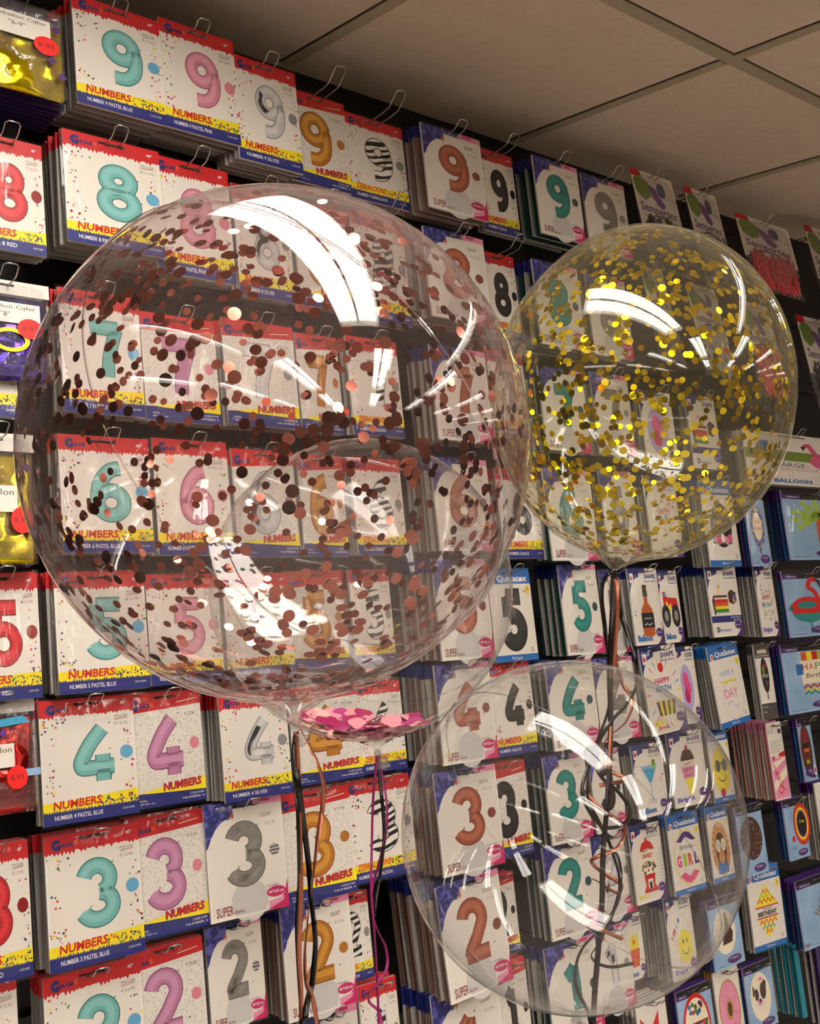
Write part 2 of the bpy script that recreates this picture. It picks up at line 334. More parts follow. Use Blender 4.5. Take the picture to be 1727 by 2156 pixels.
def art_numbers(a, digit, tone, word='NUMBERS', wcol='red', name=None):
    a.slab('white', 'lgrey'); a.head(1.14, 'red', 1); a.jag(0, 1, lambda x: 1.1401-.035*(1-x)**2*0+0, .05, 'red', 1)
    a.logo(.08, 1.165, 1.05); a.text('40"', .86, 1.20, .035, 'ltext', 3, bold=.02)
    a.italy(.78, 1.06); a.text(PRICE, .78, .98, .032, 'grey', 3, w=.15)
    a.bits(34, [(.02, .95, .28, 1.10), (.02, .30, .14, .95), (.02, .24, .2, .42)]); a.bits(20, [(.86, .26, .99, .93)])
    a.digit(digit, tone, .55, .68, .70); a.circ(.90, .68, .072, tone+' dot', 3)
    a.rect(0, .12, 1, .235, 'yellow', 1); a.poly([(0, .225), (.3, .235), (1, .27), (1, .2), (0, .2)], 'yellow', 2)
    a.rect(0, 0, 1, .125, 'navy', 2)
    n = 40
    for i in range(n):
        x = i/n; a.poly([(x, .124), (x+1/n, .124), (x+.5/n+random.uniform(-.01, .01), .124+random.uniform(.012, .035))], 'navy', 3)
    a.bits(34, [(.60, .15, .99, .235)], 4, ('navy', 'dgrey', 'green', 'orange', 'navy'), .013)
    a.text(word, .10, .155, .088, wcol, 5, w=.50, bold=.03, shear=.12, rot=.02)
    a.text('NUMBER %s %s' % (digit, name or tone.upper()), .11, .050, .046, 'ltext', 5, w=.50, bold=.01)
    a.text('CODE 0%s3PB' % digit, .82, .065, .02, 'ltext', 5, w=.13)
def art_halftone(a, digit, tone):
    a.slab('halftone', 'lgrey'); a.head(1.16, 'red', 1); a.poly([(0, 1.161), (0, 1.075), (1, 1.135), (1, 1.161)], 'red', 1)
    a.logo(.04, 1.12, 1.2); a.text(PRICE, .76, 1.01, .034, 'dgrey', 3, w=.15)
    a.strip([(.66, 1.17), (.8, 1.185), (.93, 1.20)], .008, 'cream', 4)
    a.digit(digit, tone, .47, .66, .80); a.circ(.88, .68, .068, tone+' dot', 3)
    a.rect(0, 0, 1, .155, 'navy', 1); a.poly([(0, .155), (1, .12), (1, .20), (0, .16)], 'navy', 2)
    a.poly([(.28, .155), (1, .13), (1, .28), (.70, .245), (.05, .17)], 'yellow', 3)
    a.text('NUMBERS', .41, .160, .092, 'navy', 4, w=.53, bold=.05, shear=.12, rot=.05); a.text('NUMBERS', .405, .165, .092, 'red', 5, w=.53, bold=.03, shear=.12, rot=.05)
    a.text('CODE 07%sPP' % digit, .97, .085, .025, 'ltext', 5, w=.2, al='r'); a.text('NUMBER %s' % digit, .97, .045, .022, 'ltext', 5, w=.30, al='r')
    a.text('MATERIAL', .08, .075, .02, 'ltext', 5, w=.1); a.text('40"/101 cm', .08, .04, .02, 'ltext', 5, w=.2)
def art_super(a, digit, tone):
    a.slab('white', 'lgrey')
    A_ = [(0, 1.222), (0, .80)]+[(.02+.40*(1-math.cos(t*math.pi/2/10)), .80+.34*math.sin(t*math.pi/2/10)) for t in range(11)]
    a.poly([(0, .80), (.03, .84), (.07, .93), (.13, 1.02), (.21, 1.09), (.30, 1.13), (.36, 1.145), (.36, 1.222), (0, 1.222)], 'splash', 1)
    a.rect(0, 1.222, .36, 1.256, 'splash', 1); a.rect(0, 1.256, .62, 1.3, 'splash', 1); a.rect(.62, 1.256, 1, 1.3, 'pinkl', 1); a.rect(.64, 1.222, 1, 1.256, 'pinkl', 1); a.rect(.70, 1.256, .84, 1.285, 'magenta', 2)
    a.logo(.08, 1.10, 1.15); a.italy(.70, 1.10); a.text(PRICE, .76, .98, .032, 'grey', 3, w=.14)
    a.digit(digit, tone, .50, .70, .76); a.circ(.86, .68, .068, tone+' dot', 3)
    a.circ(.50, .16, .235, 'lgrey', 1, n=26); a.rect(.2, 0.0, .8, .02, 'white', 2)
    a.poly([(.70, 0), (1, 0), (1, .33), (.955, .17), (.86, .07)], 'magenta', 2); a.poly([(.74, .02), (.93, .08), (.95, .13), (.74, .10)], 'pinkl', 3)
    a.circ(.84, .20, .125, 'magenta', 3, ry=.062); a.text('40"/102 cm', .84, .185, .034, 'ltext', 5, w=.2, bold=.02, al='c'); a.text('HOLOGRAPHY', .80, .265, .022, 'purple', 4, w=.16, al='c')
    a.text('SUPER', .07, .045, .105, 'darkred', 4, w=.21, bold=.01); a.text('loons', .29, .05, .045, 'darkred', 4, w=.12, shear=.4)
def art_qual(a, pic, **k):
    a.slab('white', 'lgrey'); a.head(1.08, 'blue', 1); a.rect(0, 0, 1, .09, 'blue', 1); a.text('Balloon', .5, .03, .035, 'ltext', 3, w=.25, al='c')
    a.circ(.11, 1.13, .055, 'ltext', 3); a.circ(.115, 1.13, .035, 'orange', 4); a.text('Qualatex', .20, 1.10, .105, 'ltext', 4, w=.72, bold=.03, shear=.08)
    a.circ(.91, .99, .05, 'yellow', 3, ry=.06); a.text('18"', .91, .98, .03, 'dgrey', 4, al='c'); a.circ(.88, .15, .03, 'dgrey', 3); a.circ(.88, .15, .019, 'white', 4)
    pic(a)
def art_shape(a, pic, word='SHAPE', foot='Balloon', fcol='blue'):
    a.slab('white', 'lgrey')
    a.poly([(0, .86), (.04, .96), (.11, 1.06), (.2, 1.12), (.30, 1.15), (.36, 1.16), (.36, 1.222), (0, 1.222)], 'navy', 1); a.rect(0, 1.222, .36, 1.256, 'navy', 1); a.rect(0, 1.256, .6, 1.3, 'navy', 1)
    a.rect(.05, 1.06, .17, 1.22, 'white', 2); a.circ(.11, 1.14, .038, 'red', 3); a.rect(.07, 1.10, .08, 1.21, 'navy', 3)
    a.text(word, .93, 1.12, .08, 'navy', 3, w=.38, bold=.03, al='r'); a.text('Helium Balloon', .95, 1.065, .032, 'navy', 3, w=.42, al='r')
    a.poly([(.74, 0), (1, 0), (1, .34), (.94, .18), (.86, .07)], 'purple', 2); a.circ(.84, .20, .115, 'purple', 3, ry=.075); a.text('28"/70 cm', .84, .185, .03, 'ltext', 5, w=.17, al='c')
    if foot: a.text(foot, .08, .06, .11, fcol, 3, w=.5, bold=.05)
    pic(a)
def art_sky(a, pic, dark='purple'):
    a.slab('clouds', 'lilac'); a.head(1.14, 'black', 1); a.rect(0, 1.14, .30, 1.222, 'purple', 2); a.text('balloon', .08, 1.17, .035, 'ltext', 3, w=.2)
    a.circ(.66, .12, .24, 'purple', 6, ry=.075); a.text('Foil Balloon', .66, .125, .035, 'ltext', 7, w=.28, al='c');
    a.rect(.05, .05, .34, .058, 'dgrey', 3)
    pic(a)
# pictures
def p_none(a): pass
def p_five(a): a.digit('5', 'black', .52, .58, .86, wd=.28)
def p_bottle(a):
    a.bits(12, [(.02, .3, .15, 1.0), (.86, .3, .96, .8)], 3, ('yellow', 'purple', 'magenta', 'lgrey'), .02)
    a.rect(.43, .90, .57, 1.02, 'brown', 4); a.rect(.42, .82, .58, .91, 'dgrey', 4); a.rect(.44, .70, .56, .82, 'amber', 4)
    a.poly([(.44, .72), (.56, .72), (.68, .60), (.70, .52), (.70, .18), (.62, .14), (.38, .14), (.30, .18), (.30, .52), (.32, .60)], 'amber', 5)
    a.rect(.29, .29, .71, .54, 'black', 6); a.strip([(.36, .33), (.45, .36), (.52, .33), (.64, .36)], .012, 'ltext', 7); a.rect(.38, .44, .62, .455, 'lgrey', 7)
def p_truck(a):
    a.poly([(.15, .65), (.15, .92), (.3, .92), (.36, .82), (.85, .80), (.90, .60)], 'scarlet', 4); a.poly([(.2, .62), (.3, .76), (.42, .66), (.55, .72), (.5, .58)], 'yellow', 5)
    a.rect(.2, .84, .32, .90, 'cyan', 5)
    for x in (.22, .72): a.circ(x, .48, .21, 'black', 6, n=14); a.circ(x, .48, .10, 'grey', 7)
def p_cake(a):
    for k, c in enumerate(('scarlet', 'orange', 'yellow', 'green')): a.rect(.16, .62-k*.06, .60, .685-k*.06, c, 4)
    a.poly([(.12, .40), (.16, .40), (.16, .72), (.6, .72), (.6, .76), (.14, .76), (.08, .66)], 'brown', 5); a.rect(.33, .76, .37, .9, 'yellow', 5); a.circ(.35, .92, .02, 'orange', 6, ry=.035)
    a.poly([(.64, .62), (.64, .80), (.74, .86), (.90, .80), (.90, .64), (.78, .58)], 'brown', 4); a.poly([(.78, .60), (.90, .66), (.90, .78), (.78, .74)], 'multi', 5)
    a.rect(0, .26, 1, .38, 'navy', 4); a.text('MULTI-SIDED', .95, .325, .034, 'ltext', 5, w=.32, al='r'); a.text('BALLOON', .95, .275, .034, 'ltext', 5, w=.24, al='r'); a.text('D', .12, .08, .10, 'navy', 5, bold=.05); a.text('Dimensional', .22, .09, .06, 'swirl', 5, w=.36)
def p_hbd(a):
    a.bits(60, [(.15, .30, .85, .95)], 3, ('red', 'green', 'cyan', 'yellow', 'magenta', 'orange'), .022)
    a.text('HAPPY', .5, .68, .09, 'red', 5, w=.42, al='c'); a.text('BIRTHDAY', .5, .54, .09, 'cyan', 5, w=.58, al='c')
def p_cupcake(a):
    for i in range(22):
        t = i/22*2*math.pi; a.poly([(.5+.30*math.cos(t), .6+.36*math.sin(t)), (.5+.47*math.cos(t-.02), .6+.52*math.sin(t-.02)), (.5+.47*math.cos(t+.03), .6+.52*math.sin(t+.03))], ('yellow', 'cyan', 'pink')[i % 3], 2)
    a.circ(.5, .98, .075, 'scarlet', 5); a.circ(.5, .62, .27, 'white', 3, ry=.2); a.text('HAPPY', .5, .74, .085, 'magenta', 5, w=.42, al='c', bold=.03); a.text('BIRTH', .5, .62, .085, 'blue', 5, w=.42, al='c', bold=.03)
    for i in range(7): a.poly([(.24+i*.075, .48), (.24+(i+1)*.075, .48), (.3+(i+1)*.058, .26), (.3+i*.058, .26)], ('brown', 'yellow')[i % 2], 5)
    a.text('MIGHTY', .1, .13, .08, 'yellow', 5, w=.36, bold=.04); a.text('Bright', .2, .05, .07, 'orange', 5, w=.3, bold=.03)
def p_pinkround(a):
    a.circ(.45, .6, .33, 'lilac', 3, ry=.4); a.circ(.42, .72, .15, 'pink', 4); a.circ(.42, .48, .14, 'magenta', 4); a.circ(.55, .60, .10, 'pink', 5)
    for i in range(18):
        t = i/18*2*math.pi; a.poly([(.5+.38*math.cos(t), .6+.45*math.sin(t)), (.5+.48*math.cos(t), .6+.56*math.sin(t)), (.5+.48*math.cos(t+.04), .6+.56*math.sin(t+.04))], ('cyan', 'lemon')[i % 2], 2)
def p_magic(a):
    a.circ(.56, .40, .34, 'lgrey', 2, ry=.32, n=28); a.circ(.56, .40, .325, 'white', 3, ry=.305, n=28)
    a.text('HAVE A', .50, .80, .085, 'sky', 5, w=.48, al='c'); a.text('magical', .52, .66, .085, 'yellow', 5, w=.50, al='c', bold=.03); a.text('DAY', .52, .44, .15, 'pinkl', 5, w=.46, al='c', bold=.02)
    a.strip(arc(.45, .34, .1, .04, 200, 20, 8)+arc(.62, .33, .09, .04, 180, 360, 8), .014, 'lilac', 5)
def p_martini(a):
    a.bits(10, [(.02, .25, .2, 1.0), (.8, .4, .96, .9)], 3, ('yellow', 'red', 'navy'), .02)
    a.poly([(.22, .92), (.78, .92), (.54, .60), (.46, .60)], 'sky', 4); a.poly([(.3, .86), (.7, .86), (.52, .60), (.48, .60)], 'cyan', 5); a.rect(.485, .30, .515, .62, 'sky', 4); a.circ(.5, .27, .16, 'lgrey', 4, ry=.05); a.circ(.66, .96, .06, 'leaf', 6); a.circ(.60, .88, .045, 'lime', 6)
def p_icecream(a):
    a.poly([(.30, .82), (.38, .96), (.5, 1.0), (.62, .96), (.70, .82), (.66, .76), (.34, .76)], 'brown', 4); a.circ(.5, 1.02, .04, 'magenta', 5)
    a.rect(.33, .68, .67, .79, 'cream', 5); a.rect(.30, .58, .70, .69, 'pinkl', 5); a.rect(.33, .48, .67, .59, 'pinkl', 6); a.poly([(.36, .49), (.64, .49), (.52, .16), (.48, .16)], 'lemon', 5)
    for k, t in enumerate(('HAPPY', 'BIRTH', 'DAY')): a.text(t, .5, .70-k*.10, .06, 'brown', 7, al='c', w=.24)
def p_shades(a):
    a.circ(.5, .55, .40, 'yellow', 3, ry=.42, n=28)
    for x in (.34, .66): a.circ(x, .64, .13, 'dgrey', 5, ry=.11)
    a.rect(.4, .66, .6, .69, 'dgrey', 5); a.strip(arc(.5, .5, .2, .14, 200, 340, 10), .025, 'brown', 5); a.circ(.45, .16, .12, 'magenta', 4, ry=.08)
def p_gum(a):
    for i in range(12): a.poly([(.80, .72-i*.04), (1, .88-i*.065), (1, .87-i*.065)], 'navy', 2)
    a.poly([(.26, .86), (.74, .86), (.66, .98), (.56, 1.02), (.44, 1.02), (.34, .98)], 'scarlet', 4); a.circ(.5, 1.04, .035, 'scarlet', 4); a.circ(.5, .66, .29, 'cream', 4, ry=.23, n=26)
    a.text('SWEET', .5, .73, .075, 'red', 6, w=.34, al='c', bold=.03); a.text('Have a', .42, .83, .04, 'dgrey', 6, al='c')
    for i in range(30):
        x = .5+random.uniform(-.22, .22); a.circ(x, .58+random.uniform(-.09, .08), .026, random.choice(('red', 'yellow', 'blue', 'green', 'orange', 'purple')), 6, n=8)
    a.poly([(.32, .46), (.68, .46), (.64, .28), (.72, .20), (.72, .16), (.28, .16), (.28, .20), (.36, .28)], 'scarlet', 5); a.rect(.42, .22, .58, .38, 'white', 6); a.rect(.46, .22, .54, .33, 'black', 7)
    a.text('MIGHTY', .08, .08, .06, 'yellow', 5, w=.3, bold=.04)
def p_girl(a):
    a.circ(.52, .58, .42, 'lemon', 3, ry=.46, n=30); a.circ(.52, .58, .40, 'white', 4, ry=.44, n=30)
    a.poly([(.22, .86), (.40, .98), (.52, 1.01), (.66, .98), (.84, .84), (.70, .84), (.52, .92), (.36, .84)], 'purple', 5); a.poly([(.22, .30), (.38, .35), (.52, .27), (.68, .35), (.84, .31), (.66, .19), (.52, .15), (.38, .19)], 'pink', 5)
    a.text('Birthday', .52, .70, .09, 'dgrey', 6, w=.44, al='c', shear=.2)
    for ch, x, c in zip('GIRL', (.24, .43, .60, .80), ('pink', 'lime', 'orange', 'violet')): a.text(ch, x, .44, .20, c, 6, w=.10 if ch == 'I' else .15, bold=.05, al='c')
def p_monkey(a):
    a.circ(.5, .56, .42, 'tan', 3, ry=.46, n=30); a.circ(.5, .54, .24, 'brown', 4, ry=.30); a.circ(.5, .42, .14, 'tan', 5, ry=.12); a.poly([(.25, .14), (.75, .14), (.70, .36), (.5, .28), (.30, .36)], 'blue', 5)
    for x in (.38, .62): a.circ(x, .62, .11, 'cream', 6); a.circ(x, .62, .07, 'lgrey', 7)
    for i, ch in enumerate('HAPPY BIRTHDAY'):
        t = math.radians(190-i*200/13)
        if ch != ' ': a.text(ch, .5+.34*math.cos(t), .56+.38*math.sin(t), .07, 'cream', 6, w=.05, rot=t-math.pi/2, bold=.03, al='c')
def p_smile(a):
    a.bits(70, [(.08, .3, .9, .98)], 2, ('grey', 'orange', 'yellow', 'cyan', 'lgrey'), .016)
    a.circ(.62, .48, .27, 'lemon', 4, ry=.26, n=26)
    for x in (.54, .68): a.circ(x, .56, .022, 'black', 5, ry=.04)
    a.strip(arc(.61, .50, .15, .14, 200, 340, 10), .018, 'black', 5)
    for i, ch in enumerate('Smile'): a.text(ch, .16+i*.07, .60+i*.06, .09, ('orange', 'red', 'purple', 'blue', 'blue')[i], 5, rot=.7, bold=.03)
def p_fries(a):
    for i in range(7): a.rect(.25+i*.07, .5+.04*(i % 3), .31+i*.07, .92-.05*((i*2) % 3), 'yellow', 4)
    a.poly([(.22, .60), (.78, .60), (.68, .25), (.32, .25)], 'orange', 5)
    a.circ(.5, .74, .05, 'red', 6)
def p_diamond(a):
    a.poly([(.5, 1.02), (.92, .60), (.5, .16), (.08, .60)], 'lemon', 3)
    for k, c in enumerate(('pink', 'lime', 'yellow')):
        y = .90-k*.07; wd = .10+.08*k; n = 4+2*k; a.strip([(.5-wd+2*wd*i/n, y+(.03 if i % 2 else -.03)) for i in range(n+1)], .028, c if k != 2 else 'orange', 4)
    a.poly([(.13, .66), (.87, .66), (.92, .60), (.84, .50), (.16, .50), (.08, .60)], 'white', 5)
    a.rect(.14, .655, .86, .675, 'magenta', 6); a.rect(.18, .485, .82, .505, 'magenta', 6)
    a.text('Happy', .5, .60, .06, 'brown', 7, w=.26, al='c'); a.text('BIRTHDAY', .5, .52, .075, 'black', 7, w=.58, al='c', bold=.05)
    for k, c in enumerate(('pink', 'cyan', 'orange')):
        y = .43-k*.08; wd = .26-.08*k; n = 8-2*k; a.strip([(.5-wd+2*wd*i/n, y+(.03 if i % 2 else -.03)) for i in range(n+1)], .03, c, 4)
def p_birthdayblack(a):
    a.circ(.5, .62, .34, 'black', 3, n=26); a.text('Happy', .5, .74, .09, 'tan', 5, w=.36, al='c', shear=.3); a.text('Birthday', .5, .60, .10, 'tan', 5, w=.50, al='c', shear=.3)
    for i in range(5): a.circ(.26+i*.12, .42-.03*(i % 2), .07, ('pinkl', 'pink', 'cream')[i % 3], 6, n=8); a.circ(.22+i*.13, .36, .06, 'green', 5, ry=.03)
def p_foil(a, c1='multi'):
    a.circ(.5, .68, .34, c1, 3, ry=.36, n=26); a.circ(.5, .68, .24, 'cream', 4, ry=.24); a.text('Happy', .5, .72, .08, 'orange', 5, w=.3, al='c'); a.text('Birthday', .5, .60, .08, 'red', 5, w=.36, al='c'); a.poly([(.46, .33), (.54, .33), (.57, .2), (.43, .2)], c1, 3)
def p_palm(a):
    for t in (20, 60, 95, 130, 165, -10, 190, 215, -35):
        r = math.radians(t); c, s_ = math.cos(r), math.sin(r); x, y = .55, .82
        pts = [(x, y)]
        for k in range(1, 6): pts.append((x+c*k*.08-s_*(.06 if k % 2 else .02), y+s_*k*.07+c*(.06 if k % 2 else .02)))
        pts.append((x+c*.46, y+s_*.36-.05))
        for k in range(5, 0, -1): pts.append((x+c*k*.08+s_*(.06 if k % 2 else .02), y+s_*k*.07-c*(.06 if k % 2 else .02)))
        a.poly(pts, 'lime' if t % 20 else 'leaf', 4)
    a.poly([(.50, .80), (.58, .80), (.66, .25), (.50, .25)], 'orange', 3)
def p_flamingo(a):
    a.circ(.45, .56, .36, 'scarlet', 4, ry=.22, n=26); a.circ(.42, .62, .20, 'teal', 5, ry=.07); a.strip(smooth([(.68, .66), (.62, .86), (.50, .98), (.56, 1.12), (.68, 1.10)]), .09, 'scarlet', 5); a.poly([(.66, 1.14), (.76, 1.10), (.74, .94), (.70, 1.04)], 'black', 6)
    a.poly([(.1, .45), (.8, .45), (.7, .32), (.45, .26), (.22, .32)], 'teal', 5); a.poly([(.02, .55), (.12, .66), (.12, .48)], 'teal', 4); a.rect(.44, .06, .47, .28, 'teal', 3)
def p_largeflam(a):
    a.rect(0, .62, 1, .86, 'leaf', 2); a.text('LARGE', .30, .46, .11, 'dgrey', 3, w=.3); a.text('AIR FILL BALLOON', .30, .38, .04, 'grey', 3, w=.42)
    a.circ(.80, .66, .14, 'pink', 4, ry=.18); a.strip(smooth([(.76, .78), (.70, .95), (.66, 1.08), (.62, 1.0)]), .06, 'pink', 4); a.poly([(.58, 1.02), (.64, 1.02), (.60, .9)], 'black', 5); a.rect(.80, .06, .82, .5, 'pink', 3); a.text('BALLOON', .25, .06, .1, 'blue', 4, w=.4, bold=.04); a.rect(.12, .84, .24, 1.08, 'blue', 3)
def p_hapbirth(a):
    for i in range(6): a.poly([(.34+i*.1, 1.12), (.44+i*.1, 1.12), (.44+i*.1, .96), (.34+i*.1, .96)], ('orange', 'yellow', 'red', 'lime')[i % 4], 3)
    a.rect(.30, .52, .95, .96, 'cream', 4); 
    for ch, x, c in zip('HAPPY', (.38, .50, .62, .74, .86), ('red', 'orange', 'green', 'blue', 'purple')): a.text(ch, x, .78, .12, c, 6, w=.09, al='c')
    a.text('Birthday', .62, .60, .11, 'black', 6, w=.5, al='c', shear=.25); a.rect(.22, .70, .34, .90, 'blue', 5)
    for k, c in enumerate(('red', 'yellow', 'teal')): a.strip([(.32+i*.06, .47-k*.06+(.03 if i % 2 else -.03)) for i in range(11)], .035, c, 4)
def p_blackballoon(a):
    a.circ(.5, .76, .25, 'black', 3, ry=.30, n=26); a.circ(.42, .84, .08, 'leaf', 4, ry=.10); a.circ(.56, .62, .09, 'dgrey', 4, ry=.06); a.circ(.58, .92, .05, 'magenta', 4, ry=.04); a.text('BIRTHDAY', .5, .72, .06, 'ltext', 5, w=.38, al='c'); a.poly([(.48, .47), (.52, .47), (.53, .35), (.47, .35)], 'black', 3)
def art_blackcard(a, pic):
    a.slab('white', 'lgrey'); a.head(1.06, 'dgrey', 1); a.rect(.2, 1.14, .8, 1.20, 'cream', 2); a.text('FOIL BALLOON', .5, 1.15, .04, 'dgrey', 3, w=.5, al='c'); a.text('BALLON EN PAPIER METALLISE', .5, 1.08, .035, 'ltext', 3, w=.84, al='c'); a.rect(0, 0, 1, .28, 'dgrey', 1)
    a.text('18 in - 45,7 cm', .06, .20, .04, 'ltext', 3, w=.35); a.rect(.08, .13, .28, .138, 'ltext', 3); pic(a)
def p_glitter(a):
    a.circ(.48, .68, .42, 'brown', 3, ry=.40, n=28)
    for _ in range(80):
        t = random.uniform(0, 6.28); r = random.uniform(.15, .95)**.5; a.circ(.48+.40*r*math.cos(t), .68+.38*r*math.sin(t), .009, 'ltext', 4, n=5)
def p_rainbow(a):
    for k, c in enumerate(('red', 'orange', 'yellow', 'purple', 'black')): a.circ(.78, .72, .40-.05*k, c, 3+k, ry=.46-.055*k, n=26)
    a.text('Crazy', .78, .72, .09, 'yellow', 8, w=.26, al='c', shear=.3); a.circ(.30, .44, .07, 'red', 4); a.rect(.16, .26, .44, .27, 'dgrey', 4); a.rect(.16, .23, .38, .24, 'dgrey', 4)
def p_karaoke(a):
    a.circ(.42, .62, .42, 'brown', 3, ry=.55, n=26); a.circ(.42, .90, .30, 'darkred', 4, ry=.2); a.rect(.15, .70, .7, .78, 'black', 5); a.rect(.1, .50, .74, .56, 'darkred', 5); a.rect(.22, .60, .62, .67, 'orange', 6); a.text('SING', .4, .36, .08, 'yellow', 6, al='c', bold=.03)
    a.circ(.84, .20, .11, 'ltext', 8); a.circ(.84, .20, .06, 'scarlet', 9); a.rect(.1, .12, .8, .28, 'purple', 7); a.text('TRY ME', .45, .17, .06, 'ltext', 8, al='c')
def p_statue(a):
    a.circ(.45, .66, .36, 'cream', 3, ry=.42, n=26); a.poly([(.48, .98), (.56, .98), (.60, .80), (.72, .62), (.66, .44), (.34, .42), (.40, .60), (.48, .76)], 'brown', 5); a.poly([(.5, .96), (.56, .96), (.58, .8), (.5, .76)], 'leaf', 6); a.circ(.53, 1.0, .03, 'magenta', 6)
    for k, t in enumerate(('happy', 'birthday', 'to you')): a.text(t, .16, .74-k*.06, .035, 'grey', 5)
    a.rect(.46, .14, .50, .26, 'lilac', 4)
def p_unicorn(a):
    a.strip(smooth([(.86, 1.05), (.60, 1.0), (.50, .86), (.46, .70), (.32, .60)]), .10, 'multi', 3); a.strip(smooth([(.92, .98), (.68, .92), (.60, .78), (.52, .60), (.40, .52)]), .09, 'scarlet', 4); a.circ(.86, .72, .22, 'yellow', 5, ry=.2); a.strip(smooth([(.92, 1.12), (.78, 1.14), (.70, 1.04)]), .06, 'yellow', 5)
    a.poly([(.80, .55), (1.0, .55), (1.0, .25), (.72, .25)], 'green', 4)
def p_candy(a):
    a.circ(.5, .62, .40, 'scarlet', 3, ry=.56, n=30); a.circ(.5, .62, .34, 'cream', 4, ry=.48, n=30); a.rect(.18, .62, .82, .68, 'darkred', 5)
    for i in range(60): a.circ(.5+random.uniform(-.27, .27), .42+random.uniform(-.22, .2), .045, random.choice(('red', 'yellow', 'blue', 'green', 'orange')), 6, n=9)
    for i in range(14): a.circ(.5+random.uniform(-.2, .2), .92+random.uniform(-.10, .1), .045, random.choice(('red', 'green', 'blue', 'purple')), 6, n=9)
def p_donut(a):
    a.circ(.5, .62, .42, 'tan', 3, ry=.50, n=30); a.circ(.5, .62, .38, 'pinkl', 4, ry=.46, n=30); a.circ(.5, .62, .15, 'tan', 5, ry=.18); a.circ(.5, .62, .09, 'brown', 6, ry=.12)
    for i in range(50):
        t = random.uniform(0, 6.28); r = random.uniform(.5, .95); x, y, q = .5+.36*r*math.cos(t), .62+.43*r*math.sin(t), random.uniform(0, 3); a.strip([(x, y), (x+.03*math.cos(q), y+.03*math.sin(q))], .012, random.choice(('yellow', 'magenta', 'white', 'cyan', 'purple')), 7)
def p_dog(a):
    a.circ(.5, .64, .36, 'cream', 3, ry=.48, n=28); a.poly([(.25, .92), (.36, .72), (.22, .68)], 'brown', 4); a.poly([(.62, .96), (.74, .90), (.70, .70)], 'brown', 4)
    a.circ(.48, .64, .21, 'white', 5, ry=.26); a.circ(.60, .74, .11, 'brown', 6, ry=.17); a.circ(.36, .70, .07, 'brown', 6, ry=.12); a.circ(.46, .54, .09, 'pinkl', 6, ry=.07); a.circ(.46, .57, .04, 'black', 7)
    for x in (.38, .56): a.circ(x, .67, .025, 'black', 8)
    a.circ(.55, .98, .08, 'pinkl', 6, ry=.04); a.rect(.46, .04, .50, .18, 'pinkl', 4)
def p_bow(a):
    a.poly([(.4, .9), (.1, 1.1), (.12, .76)], 'scarlet', 4); a.poly([(.4, .9), (.72, 1.12), (.68, .74)], 'scarlet', 4); a.circ(.4, .9, .06, 'darkred', 5)
def art_plain(a, pic): a.slab('white', 'lgrey'); a.bits(20, [(.1, .2, .9, .5)], 3, ('grey', 'red'), .01); pic(a)
def p_letter(a):
    a.rect(0, .72, 1, .725, 'grey', 2); a.poly([(.08, .72), (.32, .74), (.22, .66)], 'red', 3); a.poly([(.55, .76), (1, .80), (1, .70), (.62, .71)], 'red', 3); a.rect(.05, .02, .98, .70, 'pinkl', 2)
    a.poly([(.05, .30), (.98, .56), (.98, .40), (.05, .16)], 'cream', 3); a.poly([(.05, .62), (.98, .70), (.98, .66), (.05, .50)], 'cream', 3)
    a.strip(smooth([(.12, .60), (.25, .52), (.18, .44), (.35, .46), (.28, .34), (.45, .38), (.38, .24), (.62, .30), (.48, .12), (.30, .14), (.40, .24), (.70, .14)]), .025, 'scarlet', 4)
    for k in range(6): a.rect(.08, .80+k*.035, .88 if k % 2 else .68, .808+k*.035, 'grey', 3)
    a.text('CE', .06, 1.12, .07, 'dgrey', 3); a.circ(.34, 1.15, .035, 'dgrey', 3); a.circ(.34, 1.15, .024, 'white', 4); a.rect(.72, 1.10, .94, 1.18, 'dgrey', 3)
# ------------------------------------------------------------------ packets on hooks
FRONTS = []; STACK = []
def place(TL, BR, dep, pitch, roll, yaw=0.):
    R3 = Matrix.Rotation(yaw, 3, 'Z') @ Matrix.Rotation(-pitch, 3, 'X') @ Matrix.Rotation(roll, 3, 'Y')
    # plane passes through the packet's middle at y=-dep
    mx, my = (TL[0]+BR[0])/2, (TL[1]+BR[1])/2
    C = at_y(mx, my, -dep); n = R3 @ Vector((0, 1, 0))
    def hit(p): d = ray(*p); return CAM + d*((C-CAM).dot(n)/d.dot(n))
    a, b = hit(TL), hit(BR); d = b-a; ex, ez = R3 @ Vector((1, 0, 0)), R3 @ Vector((0, 0, 1))
    W, H = d.dot(ex), -d.dot(ez); base = a + ex*(W/2) - ez*H
    return W, H, Matrix.Translation(base) @ R3.to_4x4()
REPORT = []
def edge_mesh(W, H, head, body, key):
    a = Art(W, H); a.t = .0014
    a.slab(body, body)
    a.head(1.12, head, 1) if head else None
    # coloured header edge
    for x in (-.001, 1.001):
        b = len(a.v); a.v += [((x-.5)*W, -.0015, H*.86), ((x-.5)*W, .0015, H*.86), ((x-.5)*W, .0015, H), ((x-.5)*W, -.0015, H)]; a.f.append((b, b+1, b+2, b+3)); a.mi.append(a.mid(head or body))
    return mesh_from('balloon_packet', a.v, a.f, a.ms, a.mi)
EB = {}
for k, c in dict(pale='#8c8882', film='#aeaaa4', dark='#5a5650', teal='#23403c', rose='#7c6056', blue='#24507c', purple='#3a2c60', aqua='#1c7c90', pink='#c88c80').items(): EB[k] = mat('sleeve edge '+k, c, .25)
